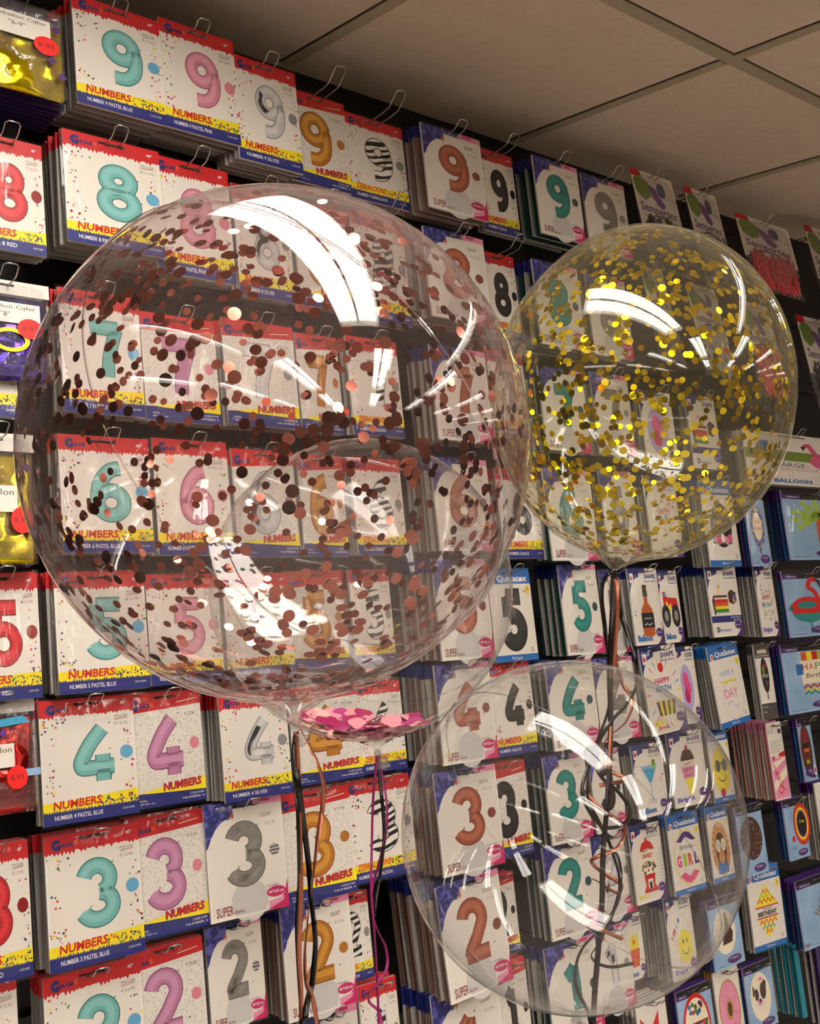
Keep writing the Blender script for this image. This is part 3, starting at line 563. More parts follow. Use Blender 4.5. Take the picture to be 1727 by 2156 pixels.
def hook(M, W, H, ext, what, rise=.14):
    z = H*1.236/1.3; p = M @ Vector((0, 0, z)); L = -p.y
    hw = .0105; pts = []
    zt = lambda y: .0 + (-y)*rise*.6
    back = L-.0; f = -ext
    side = [(back, -back*rise*.35), (0, 0), (f*.5, -f*.5*rise), (f*.75, -f*.75*rise+.002), (f, -f*rise+ext*.22+.004)]
    pts = [(-hw, y, zz) for y, zz in side] + [(-hw*.6, f-.004, side[-1][1]+.002), (hw*.6, f-.004, side[-1][1]+.002)] + [(hw, y, zz) for y, zz in side[::-1]]
    bm = bmesh.new(); tube_bm(bm, pts, .00125, 6); o = bmesh_obj('display_hook', bm, MWIRE, smooth=True); o.location = p
    tag(o, ' '.join(('chrome wire hook holding the '+what).split()[:16]), 'hook', 'wire display hooks on the wall')
def packet(short, TL, BR, artf, n=4, sp=.008, dep=.20, pitch=9, roll=0, yaw=0, ext=.035, head='red', edge='pale', sleeve=True, label=None, cat='packet', group=None, hk=True, args=()):
    W, H, M = place(TL, BR, dep, math.radians(pitch), math.radians(roll), math.radians(yaw)); REPORT.append((short, round(W, 3), round(H, 3)))
    r = bpy.data.objects.new('balloon_packet', None); COL.objects.link(r); r.matrix_world = M
    tag(r, label or short, cat, group or 'balloon packets hanging at the front of the hooks')
    a = Art(W, H); artf(a, *args); a.build('printed_card', r)
    if sleeve:
        bm = bmesh.new(); e = .004; nx, nz = 10, 12; vs = {}
        seed = random.uniform(0, 50)
        for s in (-1, 1):
            for i in range(nx+1):
                for j in range(nz+1):
                    u, v = i/nx, j/nz; edge_ = min(u, 1-u, v, 1-v)
                    bul = min(1, edge_*6)*.0038 + .0003
                    q = noise.noise(Vector((u*4+seed, v*3, s)))*.0012*min(1, edge_*8)
                    vs[s, i, j] = bm.verts.new((-W/2-e+(W+2*e)*u, s*(bul+.0008+abs(q)), -e+(H+2*e)*v))
            for i in range(nx):
                for j in range(nz):
                    if s == 1 : continue
                    bm.faces.new((vs[s, i, j], vs[s, i+1, j], vs[s, i+1, j+1], vs[s, i, j+1]))
        for v in [v for v in bm.verts if not v.link_faces]: bm.verts.remove(v)
        bmesh_obj('plastic_sleeve', bm, SLEEVE, r, smooth=True)
    if hk: hook(M, W, H, ext, short)
    # packets behind on the same hook
    if n:
        m1 = edge_mesh(W, H, head if head is None else P[head], EB[edge], 0); m2 = edge_mesh(W, H, head if head is None else P[head], EB['film'] if edge != 'blue' else EB['purple'], 0)
        Y = -M.to_translation().y
        for i in range(1, n+1):
            d = i*sp*random.uniform(.93, 1.07) + .003
            if Y-d < .03+H*math.sin(math.radians(pitch))*.3: break
            Mi = Matrix.Translation(Vector((random.uniform(-.0035, .0035), d, -d*.05+random.uniform(-.002, .002)))) @ M @ Matrix.Rotation(math.radians(random.uniform(-.9, .9)), 4, 'Y') @ Matrix.Rotation(math.radians(random.uniform(0, 1.2)), 4, 'X')
            STACK.append((m1 if i % 2 else m2, Mi, short, (M.to_translation()-CAM).length + .01*i))
    return r, M, W, H
WD = dict(zip('123456789', ('one', 'two', 'three', 'four', 'five', 'six', 'seven', 'eight', 'nine')))
def NUM(d, tone, TL, BR, n=5, **k):
    kw = dict(head='red'); kw.update(k); word = k.get('word')
    nm = {'lilac pink': 'PASTEL PINK'}.get(tone)
    z = tone == 'zebra'
    f = lambda a: art_numbers(a, d, tone, 'ZEBRALOONS' if z else 'NUMBERS', 'orange' if z else 'red', 'ZEBRALOON' if z else nm)
    short = 'packet with %s number %s' % ({'zebra': 'zebra-striped'}.get(tone, tone), WD[d])
    packet(short, TL, BR, f, n=n, label='red-topped confetti-bordered packet picturing a %s number %s' % ({'zebra': 'zebra-striped'}.get(tone, tone), WD[d]), **kw)
def HAL(d, tone, TL, BR, n=3, **k):
    short = 'packet with %s number %s' % (tone, WD[d]); packet(short, TL, BR, lambda a: art_halftone(a, d, tone), n=n, label='red-topped dotted-paper packet picturing a %s number %s' % (tone, WD[d]), **k)
def SUP(d, tone, TL, BR, n=6, **k):
    kw = dict(head='navy', edge={'teal': 'teal', 'rose gold': 'rose'}.get(tone, 'pale')); kw.update(k)
    short = 'packet with %s number %s' % (tone.replace('grey foil', 'grey'), WD[d])
    packet(short, TL, BR, lambda a: art_super(a, d, tone), n=n, label='white packet with navy corner picturing a %s number %s' % (tone.replace('grey foil', 'grey'), WD[d]), **kw)
def QUA(desc, pic, TL, BR, n=3, **k):
    packet(desc, TL, BR, lambda a: art_qual(a, pic), n=n, head='blue', label='blue-headed white packet picturing '+desc.replace('packet of ', ''), **k)
def SHP(desc, pic, TL, BR, n=4, word='SHAPE', foot='Balloon', fcol='blue', **k):
    packet(desc, TL, BR, lambda a: art_shape(a, pic, word, foot, fcol), n=n, head='navy', label='narrow white packet with navy corner picturing '+desc.replace('packet of ', ''), **k)
def SKY(desc, pic, TL, BR, n=3, dark='purple', **k):
    packet(desc, TL, BR, lambda a: art_sky(a, pic, dark), n=n, head='purple', edge=k.pop('edge', 'blue'), label='sky-blue packet picturing '+desc.replace('packet of ', ''), **k)
# row of nines
NUM('9', 'pastel blue', (148, -14), (348, 266), 11, ext=.02)
NUM('9', 'pastel pink', (331, 36), (507, 309), 9, ext=.025, dep=.197)
NUM('9', 'silver', (486, 113), (638, 368), 7, ext=.03)
HAL('9', 'gold', (597, 182), (740, 410), 2, dep=.17, ext=.075)
NUM('9', 'zebra', (720, 234), (862, 446), 2, dep=.165, ext=.08)
SUP('9', 'rose gold', (884, 257), (1028, 468), 7, sp=.011, dep=.205)
NUM('9', 'black', (1000, 309), (1096, 503), 2, dep=.16, ext=.06)
SUP('9', 'teal', (1119, 326), (1233, 515), 7, sp=.011)
SUP('9', 'grey foil', (1221, 364), (1332, 548), 3, dep=.18, ext=.05)
# row of eights
NUM('8', 'red', (-78, 270), (98, 543), 4)
NUM('8', 'pastel blue', (128, 270), (348, 545), 10, ext=.035)
NUM('8', 'pastel pink', (316, 324), (496, 600), 5, dep=.19, ext=.045)
NUM('8', 'silver', (486, 385), (622, 640), 3, ext=.04, dep=.17)
HAL('8', 'gold', (612, 420), (742, 660), 2, dep=.17, ext=.05)
NUM('8', 'zebra', (735, 440), (868, 690), 2, dep=.165, ext=.08)
SUP('8', 'rose gold', (889, 475), (1036, 688), 7, sp=.011)
NUM('8', 'black', (1006, 526), (1100, 720), 2, dep=.16, ext=.07)
SUP('8', 'teal', (1118, 545), (1235, 740), 6, sp=.011)
SUP('8', 'grey foil', (1230, 575), (1335, 760), 3, dep=.18)
# row of sevens
NUM('7', 'red', (-125, 620), (38, 880), 2)
NUM('7', 'pastel blue', (119, 604), (305, 880), 5)
HAL('7', 'lilac pink', (292, 655), (465, 896), 3, dep=.195)
HAL('7', 'silver', (463, 668), (632, 905), 4)
HAL('7', 'gold', (618, 700), (725, 915), 2, dep=.18)
NUM('7', 'zebra', (725, 706), (852, 922), 2, dep=.18)
SUP('7', 'rose gold', (902, 725), (1040, 935), 8)
NUM('7', 'black', (1020, 735), (1118, 925), 2, dep=.17)
SUP('7', 'teal', (1130, 770), (1245, 955), 5)
SUP('7', 'grey foil', (1240, 782), (1340, 962), 2, dep=.18)
SHP('packet of a red party hat balloon', p_pinkround, (1342, 820), (1430, 985), 4, word='SHAPE', foot='Balloon')
SHP('packet of a rainbow cake balloon on the sevens row', p_cake, (1440, 830), (1522, 990), 3, foot=None)
# row of sixes
NUM('6', 'pastel blue', (119, 913), (324, 1164), 4)
NUM('6', 'pastel pink', (318, 922), (492, 1168), 4, dep=.195)
HAL('6', 'silver', (484, 944), (632, 1172), 3)
HAL('6', 'gold', (622, 955), (735, 1172), 2, dep=.18)
NUM('6', 'zebra', (735, 962), (858, 1168), 5, dep=.19)
SUP('6', 'rose gold', (905, 962), (1043, 1160), 8)
NUM('6', 'black', (1040, 985), (1146, 1176), 2, dep=.18)
SUP('6', 'teal', (1140, 985), (1262, 1180), 5)
SUP('6', 'grey foil', (1258, 990), (1350, 1172), 2, dep=.18)
SHP('packet of multicoloured birthday lettering above the bottle packet', p_hbd, (1352, 1000), (1440, 1172), 4, foot=None)
QUA('packet of a black round balloon with gold lettering and flowers', p_birthdayblack, (1470, 1010), (1561, 1192), 5)
SKY('packet of a striped round birthday balloon', lambda a: p_foil(a), (1561, 1032), (1626, 1192), 2)
SKY('packet of a green palm tree', p_palm, (1642, 1032), (1790, 1178), 5)
packet('packet of a tall standing flamingo', (1560, 903), (1775, 1030), lambda a: art_plain(a, p_largeflam), n=3, head='white', label='wide white packet with green band picturing a standing flamingo')
# row of fives
NUM('5', 'red', (-90, 1208), (89, 1468), 3)
NUM('5', 'pastel blue', (110, 1206), (316, 1447), 9)
NUM('5', 'pastel pink', (303, 1210), (472, 1432), 3, dep=.19)
NUM('5', 'silver', (465, 1208), (622, 1420), 5)
HAL('5', 'gold', (600, 1203), (735, 1405), 2, dep=.18)
NUM('5', 'zebra', (731, 1200), (834, 1395), 2, dep=.18)
SUP('5', 'rose gold', (908, 1178), (1041, 1383), 10, sp=.009)
QUA('packet of a bold black number five', p_five, (1022, 1198), (1133, 1388), 2, dep=.185)
SUP('5', 'teal', (1172, 1190), (1274, 1374), 7)
SUP('5', 'grey foil', (1258, 1200), (1330, 1372), 2, dep=.17)
SHP('packet of a brown bottle balloon', p_bottle, (1318, 1198), (1400, 1355), 5)
SHP('packet of a red monster truck', p_truck, (1380, 1203), (1441, 1351), 2, dep=.185)
SHP('packet of a rainbow layer cake slice', p_cake, (1482, 1193), (1566, 1337), 8, foot=None)
SHP('packet of happy birthday lettering with balloon dogs', p_hbd, (1584, 1193), (1643, 1338), 6, word='ROUND', foot='Brights', fcol='swirl')
SKY('packet of a red flamingo swim ring', p_flamingo, (1643, 1203), (1765, 1334), 1)
# row of fours
NUM('4', 'pastel blue', (78, 1479), (292, 1710), 3)
HAL('4', 'lilac pink', (266, 1464), (434, 1682), 4, dep=.195)
NUM('4', 'silver', (457, 1467), (616, 1668), 7)
HAL('4', 'gold', (603, 1450), (766, 1634), 2, dep=.18)
NUM('4', 'zebra', (742, 1440), (857, 1616), 2, dep=.18)
SUP('4', 'rose gold', (912, 1402), (1049, 1594), 10, sp=.009)
NUM('4', 'black', (1020, 1400), (1133, 1581), 2, dep=.19)
SUP('4', 'teal', (1145, 1394), (1265, 1566), 5)
SUP('4', 'grey foil', (1245, 1388), (1350, 1550), 2, dep=.185)
SHP('packet of a cupcake with happy birth lettering', p_cupcake, (1343, 1368), (1448, 1532), 4, foot=None, roll=-3)
SHP('packet of a pink round balloon with rays', p_pinkround, (1416, 1364), (1478, 1520), 2, word='ROUND', foot=None, dep=.185)
QUA('packet of pale lettering saying have a magical day', p_magic, (1486, 1365), (1580, 1516), 8, roll=-5)
packet('packet of a black oval balloon', (1584, 1358), (1639, 1512), lambda a: art_blackcard(a, p_blackballoon), n=2, head='dgrey', label='narrow black-and-white packet picturing a black oval balloon')
SKY('packet of happy birthday candles and bunting', p_hapbirth, (1641, 1358), (1775, 1486), 5)
# row of threes
NUM('3', 'red', (-110, 1795), (70, 2052), 3)
NUM('3', 'pastel blue', (90, 1764), (305, 2001), 5)
HAL('3', 'lilac pink', (268, 1727), (441, 1946), 3, dep=.195)
SUP('3', 'grey foil', (426, 1699), (608, 1906), 2, dep=.20)
HAL('3', 'gold', (583, 1676), (752, 1874), 3, dep=.19)
NUM('3', 'zebra', (720, 1650), (878, 1832), 2, dep=.18)
SUP('3', 'rose gold', (911, 1630), (1063, 1816), 11, sp=.009)
HAL('3', 'black', (1012, 1614), (1124, 1793), 3, dep=.19)
SUP('3', 'teal', (1141, 1596), (1249, 1760), 6)
SUP('3', 'grey foil', (1236, 1585), (1320, 1740), 2, dep=.185) if False else SUP('3', 'black', (1236, 1585), (1320, 1742), 2, dep=.185)
SHP('packet of a blue martini glass', p_martini, (1326, 1573), (1409, 1710), 4)
SHP('packet of a birthday ice cream cone', p_icecream, (1401, 1547), (1494, 1686), 3, foot='Bright', fcol='swirl')
QUA('packet of a yellow face in sunglasses', p_shades, (1484, 1538), (1548, 1682), 2, dep=.185)
packet('packet of red script on pink stripes', (1610, 1524), (1665, 1679), lambda a: (a.slab('white', 'pinkl'), p_letter(a)), n=11, sp=.0085, head='pinkl', edge='pink', label='pale narrow leaflet packet with red script on pink stripes', yaw=0)
SKY('packet of a dark singing tower with TRY ME flash', p_karaoke, (1676, 1515), (1722, 1640), 2)
# row of twos
NUM('2', 'red', (-140, 2085), (45, 2335), 2)
NUM('2', 'pastel blue', (88, 2062), (310, 2290), 5)
HAL('2', 'lilac pink', (262, 2010), (440, 2212), 3, dep=.195)
SUP('2', 'grey foil', (430, 1956), (562, 2140), 2, dep=.19)
SUP('2', 'gold', (588, 1916), (752, 2108), 8, edge='rose')
NUM('2', 'zebra', (690, 1892), (787, 2054), 1, dep=.17)
SUP('2', 'rose gold', (915, 1871), (1080, 2060), 15, sp=.0092, roll=-3, dep=.212)
HAL('2', 'black', (1012, 1850), (1096, 2000), 2, dep=.17)
SUP('2', 'teal', (1140, 1786), (1263, 1950), 7)
SUP('2', 'grey foil', (1236, 1768), (1341, 1914), 2, dep=.185) if False else SUP('2', 'silver', (1232, 1768), (1341, 1916), 2, dep=.185)
SHP('packet of a red gumball machine', p_gum, (1321, 1744), (1405, 1887), 3, foot=None)
QUA('packet of birthday girl lettering', p_girl, (1400, 1722), (1487, 1868), 2)
QUA('packet of a monkey in white sunglasses', p_monkey, (1482, 1702), (1548, 1848), 2, dep=.19)
SKY('packet of a dark glittering round balloon', p_glitter, (1545, 1702), (1619, 1833), 1)
SKY('packet of a rainbow-rimmed black balloon', p_rainbow, (1645, 1687), (1706, 1800), 3)
packet('packet of bright striped cards at the far right', (1712, 1650), (1790, 1795), lambda a: art_plain(a, p_cake), n=5, head='purple', label='white packet at right edge in a stack of bright-edged cards')
# row of ones
NUM('1', 'zebra', (752, 2078), (852, 2280), 4)
SUP('1', 'gold', (625, 2148), (775, 2400), 4)
SUP('1', 'rose gold', (905, 2098), (1075, 2330), 8, sp=.009)
HAL('1', 'black', (1035, 2035), (1126, 2230), 3, dep=.185)
SUP('1', 'teal', (1144, 2000), (1275, 2172), 6)
SUP('1', 'silver', (1240, 1965), (1340, 2112), 3, dep=.185)
SHP('packet of a portion of fries', p_fries, (1305, 1932), (1362, 2054), 2, dep=.18)
SHP('packet of a yellow smiling face', p_smile, (1395, 1892), (1471, 2048), 11, word='ROUND', foot='Shape', fcol='swirl')
SKY('packet of a brown figure on cream oval', p_statue, (1486, 1900), (1568, 2022), 2)
QUA('packet of a chevron diamond with birthday lettering', p_diamond, (1568, 1833), (1657, 1984), 2, roll=2)
SKY('packet of a rainbow-maned unicorn', p_unicorn, (1673, 1858), (1790, 1962), 5)
packet('packet of a red bow', (1335, 2115), (1424, 2300), lambda a: art_plain(a, p_bow), n=6, head='white', label='plain white packet picturing a red bow')
SKY('packet of a red-rimmed candy globe', p_candy, (1421, 2092), (1512, 2215), 2)
packet('packet of a pink iced donut', (1498, 2050), (1572, 2190), lambda a: art_plain(a, p_donut), n=2, head='tan', label='white packet picturing a pink iced donut')
SKY('packet of a black and white dog', p_dog, (1562, 2040), (1638, 2152), 2)
packet('packet with turquoise edge at the bottom right', (1668, 1990), (1700, 2140), lambda a: (a.slab(EB['aqua'], EB['aqua'])), n=8, head=None, edge='aqua', sleeve=False, label='turquoise packet at front of the turquoise stack, bottom right')
packet('packet with violet edge at the bottom right corner', (1712, 1975), (1790, 2135), lambda a: (a.slab(EB['purple'], EB['purple'])), n=4, head=None, edge='purple', sleeve=False, label='violet packet at the bottom right corner of the wall')
# stacks: the ones nearest the camera are things of their own
STACK.sort(key=lambda s: s[3])
NI = max(0, 296-len(REPORT))
for me, Mi, short, _ in STACK[:NI]:
    o = newobj('balloon_packet', me, None, Mi); tag(o, (' '.join(('thin packet stacked behind the '+short).split()[:16])), 'packet', 'packets stacked behind the '+short)
bv, bf, bi, bms = [], [], [], []
for me, Mi, short, _ in STACK[NI:]:
    b = len(bv); bv += [Mi @ v.co for v in me.vertices]
    for m in me.materials:
        if m not in bms: bms.append(m)
    for p in me.polygons: bf.append(tuple(b+i for i in p.vertices)); bi.append(bms.index(me.materials[p.material_index]))
if bv: tag(newobj('stacked_packets', mesh_from('stacked_packets', bv, bf, bms, bi)), 'farther packets stacked behind the front ones on the right-hand hooks', 'packets', None, 'stuff')
# ------------------------------------------------------------------ rails behind the hooks
for k, z in enumerate((2.03, 1.83, 1.60, 1.41, 1.22, 1.04, .85, .66)):
    box('trim_%d' % (n_tr+k), XL, XR, -.014, 0, z+.02, z+.045, MRAIL, kind='structure')
# ------------------------------------------------------------------ bags with folded foil balloons
def cushion(W, H, T, m, seed, nx=22, nz=26, amp=.5):
    bm = bmesh.new(); vs = {}
    for s in (-1, 1):
        for i in range(nx+1):
            for j in range(nz+1):
                u, v = i/nx, j/nz; e = max(0, min(u, 1-u)*2)*max(0, min(v, 1-v)*2); h = T*(min(1, e*2.2)**.45)
                q = noise.noise(Vector((u*3.2+seed, v*4.0, s*2)))*amp*T + noise.noise(Vector((u*9+seed, v*9, s)))*amp*.3*T
                vs[s, i, j] = bm.verts.new(((u-.5)*W, s*max(.0004, h*.5+q*min(1, e*3)), v*H))
        for i in range(nx):
            for j in range(nz):
                f = (vs[s, i, j], vs[s, i+1, j], vs[s, i+1, j+1], vs[s, i, j+1]); bm.faces.new(f if s < 0 else f[::-1])
    bmesh.ops.remove_doubles(bm, verts=bm.verts, dist=.00085)
    return bm
def foil(name, stops, scale=12): return ramp_mat(name, 'noise', scale, stops, .16, .85, distort=.9)
def bag(short, TL, BR, content, head, label, text, price, n=2, seed=1, dep=.21, stick=(.78, .55), labx=(.10, .60, .78, .80), pitch=9, price_on=True, band=None):
    W, H, M = place(TL, BR, dep, math.radians(pitch), 0); REPORT.append((short, round(W, 3), round(H, 3)))
    r = bpy.data.objects.new('foil_balloon_bag', None); COL.objects.link(r); r.matrix_world = M; tag(r, label, 'packet', 'balloon packets hanging at the front of the hooks')
    bmesh_obj('folded_balloon', cushion(W*.94, H*.84, .016, content, seed), content, r, smooth=True)
    bm = cushion(W, H, .021, None, seed+3, 14, 16, .25); bmesh_obj('clear_bag', bm, BAGF, r, smooth=True)
    if head:
        a = Art(W, H); a.t = .0004; a.head(1.12, head, 0); o = a.build('header_strip', r); o.location = (0, -.002, 0)
    a = Art(W, H); a.t = .013; x0, y0, x1, y1 = labx; a.rect(x0, y0, x1, y1, 'white', 0)
    cx = (x0+x1)/2
    for k, t in enumerate(text): a.text(t, cx, y1-.095-k*.09, .062, 'dgrey', 2, al='c', w=(x1-x0)*.88 if k == 0 else None)
    a.build('paper_label', r)
    if price_on:
        a = Art(W, H); a.t = .0136; a.circ(stick[0], stick[1], .13, mat('fluorescent red sticker', '#f01a10', .5), 2, n=26); a.text('8.95', stick[0], stick[1]-.03, .065, 'darkred', 4, w=.17, al='c', rot=.04); a.build('price_sticker', r)
    for fn in band or ():
        a = Art(W, H); a.t = .0125; fn(a); a.build('foil_print', r)
    hook(M, W, H, .04, short)
    if n:
        me = edge_mesh(W, H, None, EB['purple'] if seed % 2 else EB['pale'], 0)
        for i in range(1, n+1):
            o = newobj('balloon_packet', me, None, Matrix.Translation((0, .012+i*.0105, -.002*i)) @ M @ Matrix.Rotation(math.radians(random.uniform(-.8, .8)), 4, 'Y')); tag(o, 'thin bag in the stack behind the '+short, 'packet', 'bags stacked behind the '+short)
YEL = foil('yellow foil', [(.35, '#b89c08'), (.55, '#f0dc20'), (.75, '#fff49a')]); PUR = foil('purple foil', [(.35, '#1e1058'), (.55, '#4a2ca0'), (.72, '#a890e8')]); REDF = foil('red foil', [(.3, '#501018'), (.5, '#b0201c'), (.62, '#c84038'), (.75, '#2a3890')])
b_yel = [lambda a, q=q: a.star(q[0], q[1], .06, q[2], 2, 4, .6) for q in ((.86, .95, 'purple'), (.80, .50, 'purple'), (.90, .30, 'purple'), (.1, 1.05, 'darkred'))]
b_pur = [lambda a: a.strip(arc(.55, .50, .17, .13, 0, 360, 20), .05, 'yellow', 2)]
b_blu = [lambda a: a.poly([(.2, 1.03), (.8, 1.08), (.9, 1.0), (.5, .97)], 'cyan', 2), lambda a: a.rect(.80, .40, 1.0, .48, 'sky', 2), lambda a: a.star(.55, .9, .05, 'violet', 2, 4, .7)]
bag('yellow bag labelled six to nine', (-75, -35), (146, 222), YEL, None, 'clear bag of folded yellow foil balloon labelled six to nine, top left', ('Folieballon Cijfer', '"6-9"'), '', 7, 1, labx=(.12, .72, .80, 1.04), stick=(.75, .68), band=b_yel, dep=.205)
bag('purple bag labelled eight', (-110, 572), (112, 812), PUR, 'white', 'clear white-topped bag of purple and yellow foil labelled eight', ('Folieballon Cijfer', '"8"'), '', 2, 2, labx=(.15, .72, .86, .98), stick=(.75, .66), band=b_pur)
bag('yellow bag beside the six packets', (-115, 905), (82, 1188), YEL, 'white', 'clear white-topped bag of yellow foil with purple squares, left edge', ('Folieballon', 'Cijfer'), '', 2, 3, labx=(.10, .50, .74, .76), stick=(.78, .42), band=b_yel)
bag('red and blue bag beside the four packets', (-100, 1478), (82, 1705), REDF, 'lgrey', 'clear bag of folded red and blue foil balloon, left edge', ('Folieballon', 'Cijfer'), '', 3, 4, labx=(.10, .52, .68, .78), stick=(.70, .40), band=b_blu)
# bags of long latex balloons
LAT = {}
for k, c in dict(pink='#d8505a', black='#15130f', grey='#5c5866', violet='#4a3a70', white='#b8b2b4').items(): LAT[k] = mat('latex '+k, c, .45)
def semp(TL, BR, col, label, dep=.20, pitch=15, n=0, seed=0, roll=0, hk=True):
    W, H, M = place(TL, BR, dep, math.radians(pitch), math.radians(roll)); REPORT.append((label[:16], round(W, 3), round(H, 3)))
    r = bpy.data.objects.new('latex_balloon_bag', None); COL.objects.link(r); r.matrix_world = M; tag(r, label, 'packet', 'balloon packets hanging at the front of the hooks')
    a = Art(W, H); a.t = .003; a.rect(0, .55, 1, 1.15, P['white'], 0); a.rect(0, 1.15, 1, 1.3, 'white', 0)
    # window of the printed bag
    for k in range(14):
        t0, t1 = math.pi*k/14, math.pi*(k+1)/14
        a.poly([(.5+.46*math.cos(t0), .40+.32*math.sin(t0)), (.5+.46*math.cos(t1), .40+.32*math.sin(t1)), (.5+.50*math.cos(t1), .40+.35*math.sin(t1)), (.5+.50*math.cos(t0), .40+.35*math.sin(t0))], 'dgrey', 2)
    a.poly([(0, 1.3), (.22, 1.3), (.25, 1.22), (0, 1.2)], 'red', 2); a.poly([(.02, 1.14), (.06, .98), (.22, .90), (.38, .98), (.38, 1.16), (.22, 1.22), (.08, 1.2)], 'leaf', 3)
    a.poly([(.36, 1.14), (.52, 1.10), (.62, .98), (.70, .90), (.62, .84), (.50, .88), (.40, 1.0)], 'violet', 4); a.circ(.66, 1.10, .10, 'navy', 4); a.strip([(.3, 1.06), (1, .99)], .008, 'grey', 1)
    a.rect(.10, .06, .90, .50, LAT[col], 1); a.text('Sempertex', .08, .73, .15, 'purple', 4, w=.84, rot=-.03, bold=.02); a.strip([(.12, .70), (.4, .72), (.6, .68), (.9, .70)], .008, 'grey', 3)
    a.build('printed_bag', r)
    bm = bmesh.new(); rnd = random.Random(seed)
    for _ in range(190):
        c = Vector((rnd.uniform(-.38, .38)*W, rnd.uniform(-.010, -.005), rnd.uniform(.05, .49)*H)); t = rnd.uniform(-1.2, 1.2)+1.57; l = rnd.uniform(.010, .022); d = Vector((math.cos(t), 0, math.sin(t)))*l
        tube_bm(bm, [c-d, c-d*.4, c+d*.6, c+d], [.0012, .0024, .0026, .0014], 6)
    bmesh_obj('latex_balloons', bm, LAT[col], r, smooth=True)
    bmesh_obj('clear_bag', cushion(W, H*.99, .030, None, seed, 12, 14, .2), BAGF, r, smooth=True)
    if hk: hook(M, W, H, .035, label.split(',')[0][:60])
semp((1322, 352), (1462, 590), 'black', 'white-headed bag of black latex balloons, beside the grey number nine', n=3, seed=1)
semp((1436, 391), (1556, 620), 'grey', 'white-headed bag of grey latex balloons, between the black and pink bags', n=3, seed=2)
semp((1544, 447), (1697, 636), 'pink', 'white-headed bag of pink latex balloons above the gold balloon', n=3, seed=3)
semp((1690, 473), (1810, 690), 'violet', 'white-headed bag of violet latex balloons at the top right edge', n=2, seed=4)
semp((1345, 560), (1440, 770), 'grey', 'white-headed bag of grey latex balloons behind the gold balloon, left one', seed=5)
semp((1440, 595), (1550, 800), 'white', 'white-headed bag of pale latex balloons behind the gold balloon', seed=6)
semp((1552, 632), (1665, 845), 'pink', 'white-headed bag of pink latex balloons seen through the gold balloon', seed=7)
semp((1672, 662), (1800, 890), 'black', 'white-headed bag of black latex balloons at right edge under violet ones', seed=8)
# ------------------------------------------------------------------ balloons
def sphere_film(name, C, R, axis, m, parent, neck=.06, el=1., seg=96, rings=64):
    """near-round bubble drawn to a neck along axis"""
    ax = axis.normalized(); s = ax.cross(Vector((0, 1, 0))).normalized(); t = ax.cross(s)
    bm = bmesh.new(); rows = []
    prof = []
    for i in range(rings+1):
        th = math.pi*i/rings                     # 0 = opposite the neck
        d = math.pi-th
        rr = R*(1+neck*math.exp(-(d/.10)**2) - .012*math.sin(th)**2*0)
        prof.append((rr*math.sin(th), -rr*math.cos(th)*el))
    prof = [p for p in prof if p[0] > .0045 or p[1] < 0]
    zz = prof[-1][1]; prof += [(.0048, zz+.004), (.0042, zz+.010)]
    for (rad, h) in prof:
        if rad < 1e-6: rows.append([bm.verts.new(C+ax*h)])
        else: rows.append([bm.verts.new(C+ax*h+(s*math.cos(k*2*math.pi/seg)+t*math.sin(k*2*math.pi/seg))*rad*(1+(.05*math.sin(k*2*math.pi/seg*11) if h > R*1.0 else 0))) for k in range(seg)])
    for a, b in zip(rows, rows[1:]):
        for k in range(seg):
            if len(a) == 1: bm.faces.new((a[0], b[(k+1) % seg], b[k]))
            else: bm.faces.new((a[k], a[(k+1) % seg], b[(k+1) % seg], b[k]))
    bmesh_obj(name, bm, m, parent, smooth=True)
    return C+ax*(zz+.010)
def blob(name, c, r, m, parent, sc=(1, 1, 1), seed=0, amp=.25):
    bm = bmesh.new(); bmesh.ops.create_icosphere(bm, subdivisions=3, radius=r)
    for v in bm.verts:
        n = noise.noise(v.co*(2.2/r)+Vector((seed, 0, 0))); v.co *= 1+amp*n; v.co = Vector((v.co.x*sc[0], v.co.y*sc[1], v.co.z*sc[2]))+c
    return bmesh_obj(name, bm, m, parent, smooth=True)
def seam(C, R, nrm, m, parent, r=.0008):
    nrm = nrm.normalized(); a = nrm.cross(Vector((0, 0, 1))).normalized(); b = nrm.cross(a); bm = bmesh.new(); n = 120
    ring = []
    for i in range(n):
        d = a*math.cos(i*2*math.pi/n)+b*math.sin(i*2*math.pi/n); ring.append([bm.verts.new(C+(d+EAX*(EL-1)*d.dot(EAX))*(R-.0008)+nrm*w) for w in (-r, r)]+[bm.verts.new(C+(d+EAX*(EL-1)*d.dot(EAX))*(R+.0022))])
    for i in range(n):
        p, q = ring[i], ring[(i+1) % n]
        for k, l in ((0, 2), (2, 1)): bm.faces.new((p[k], q[k], q[l], p[l]))
    bmesh_obj('seam', bm, m, parent, smooth=True)
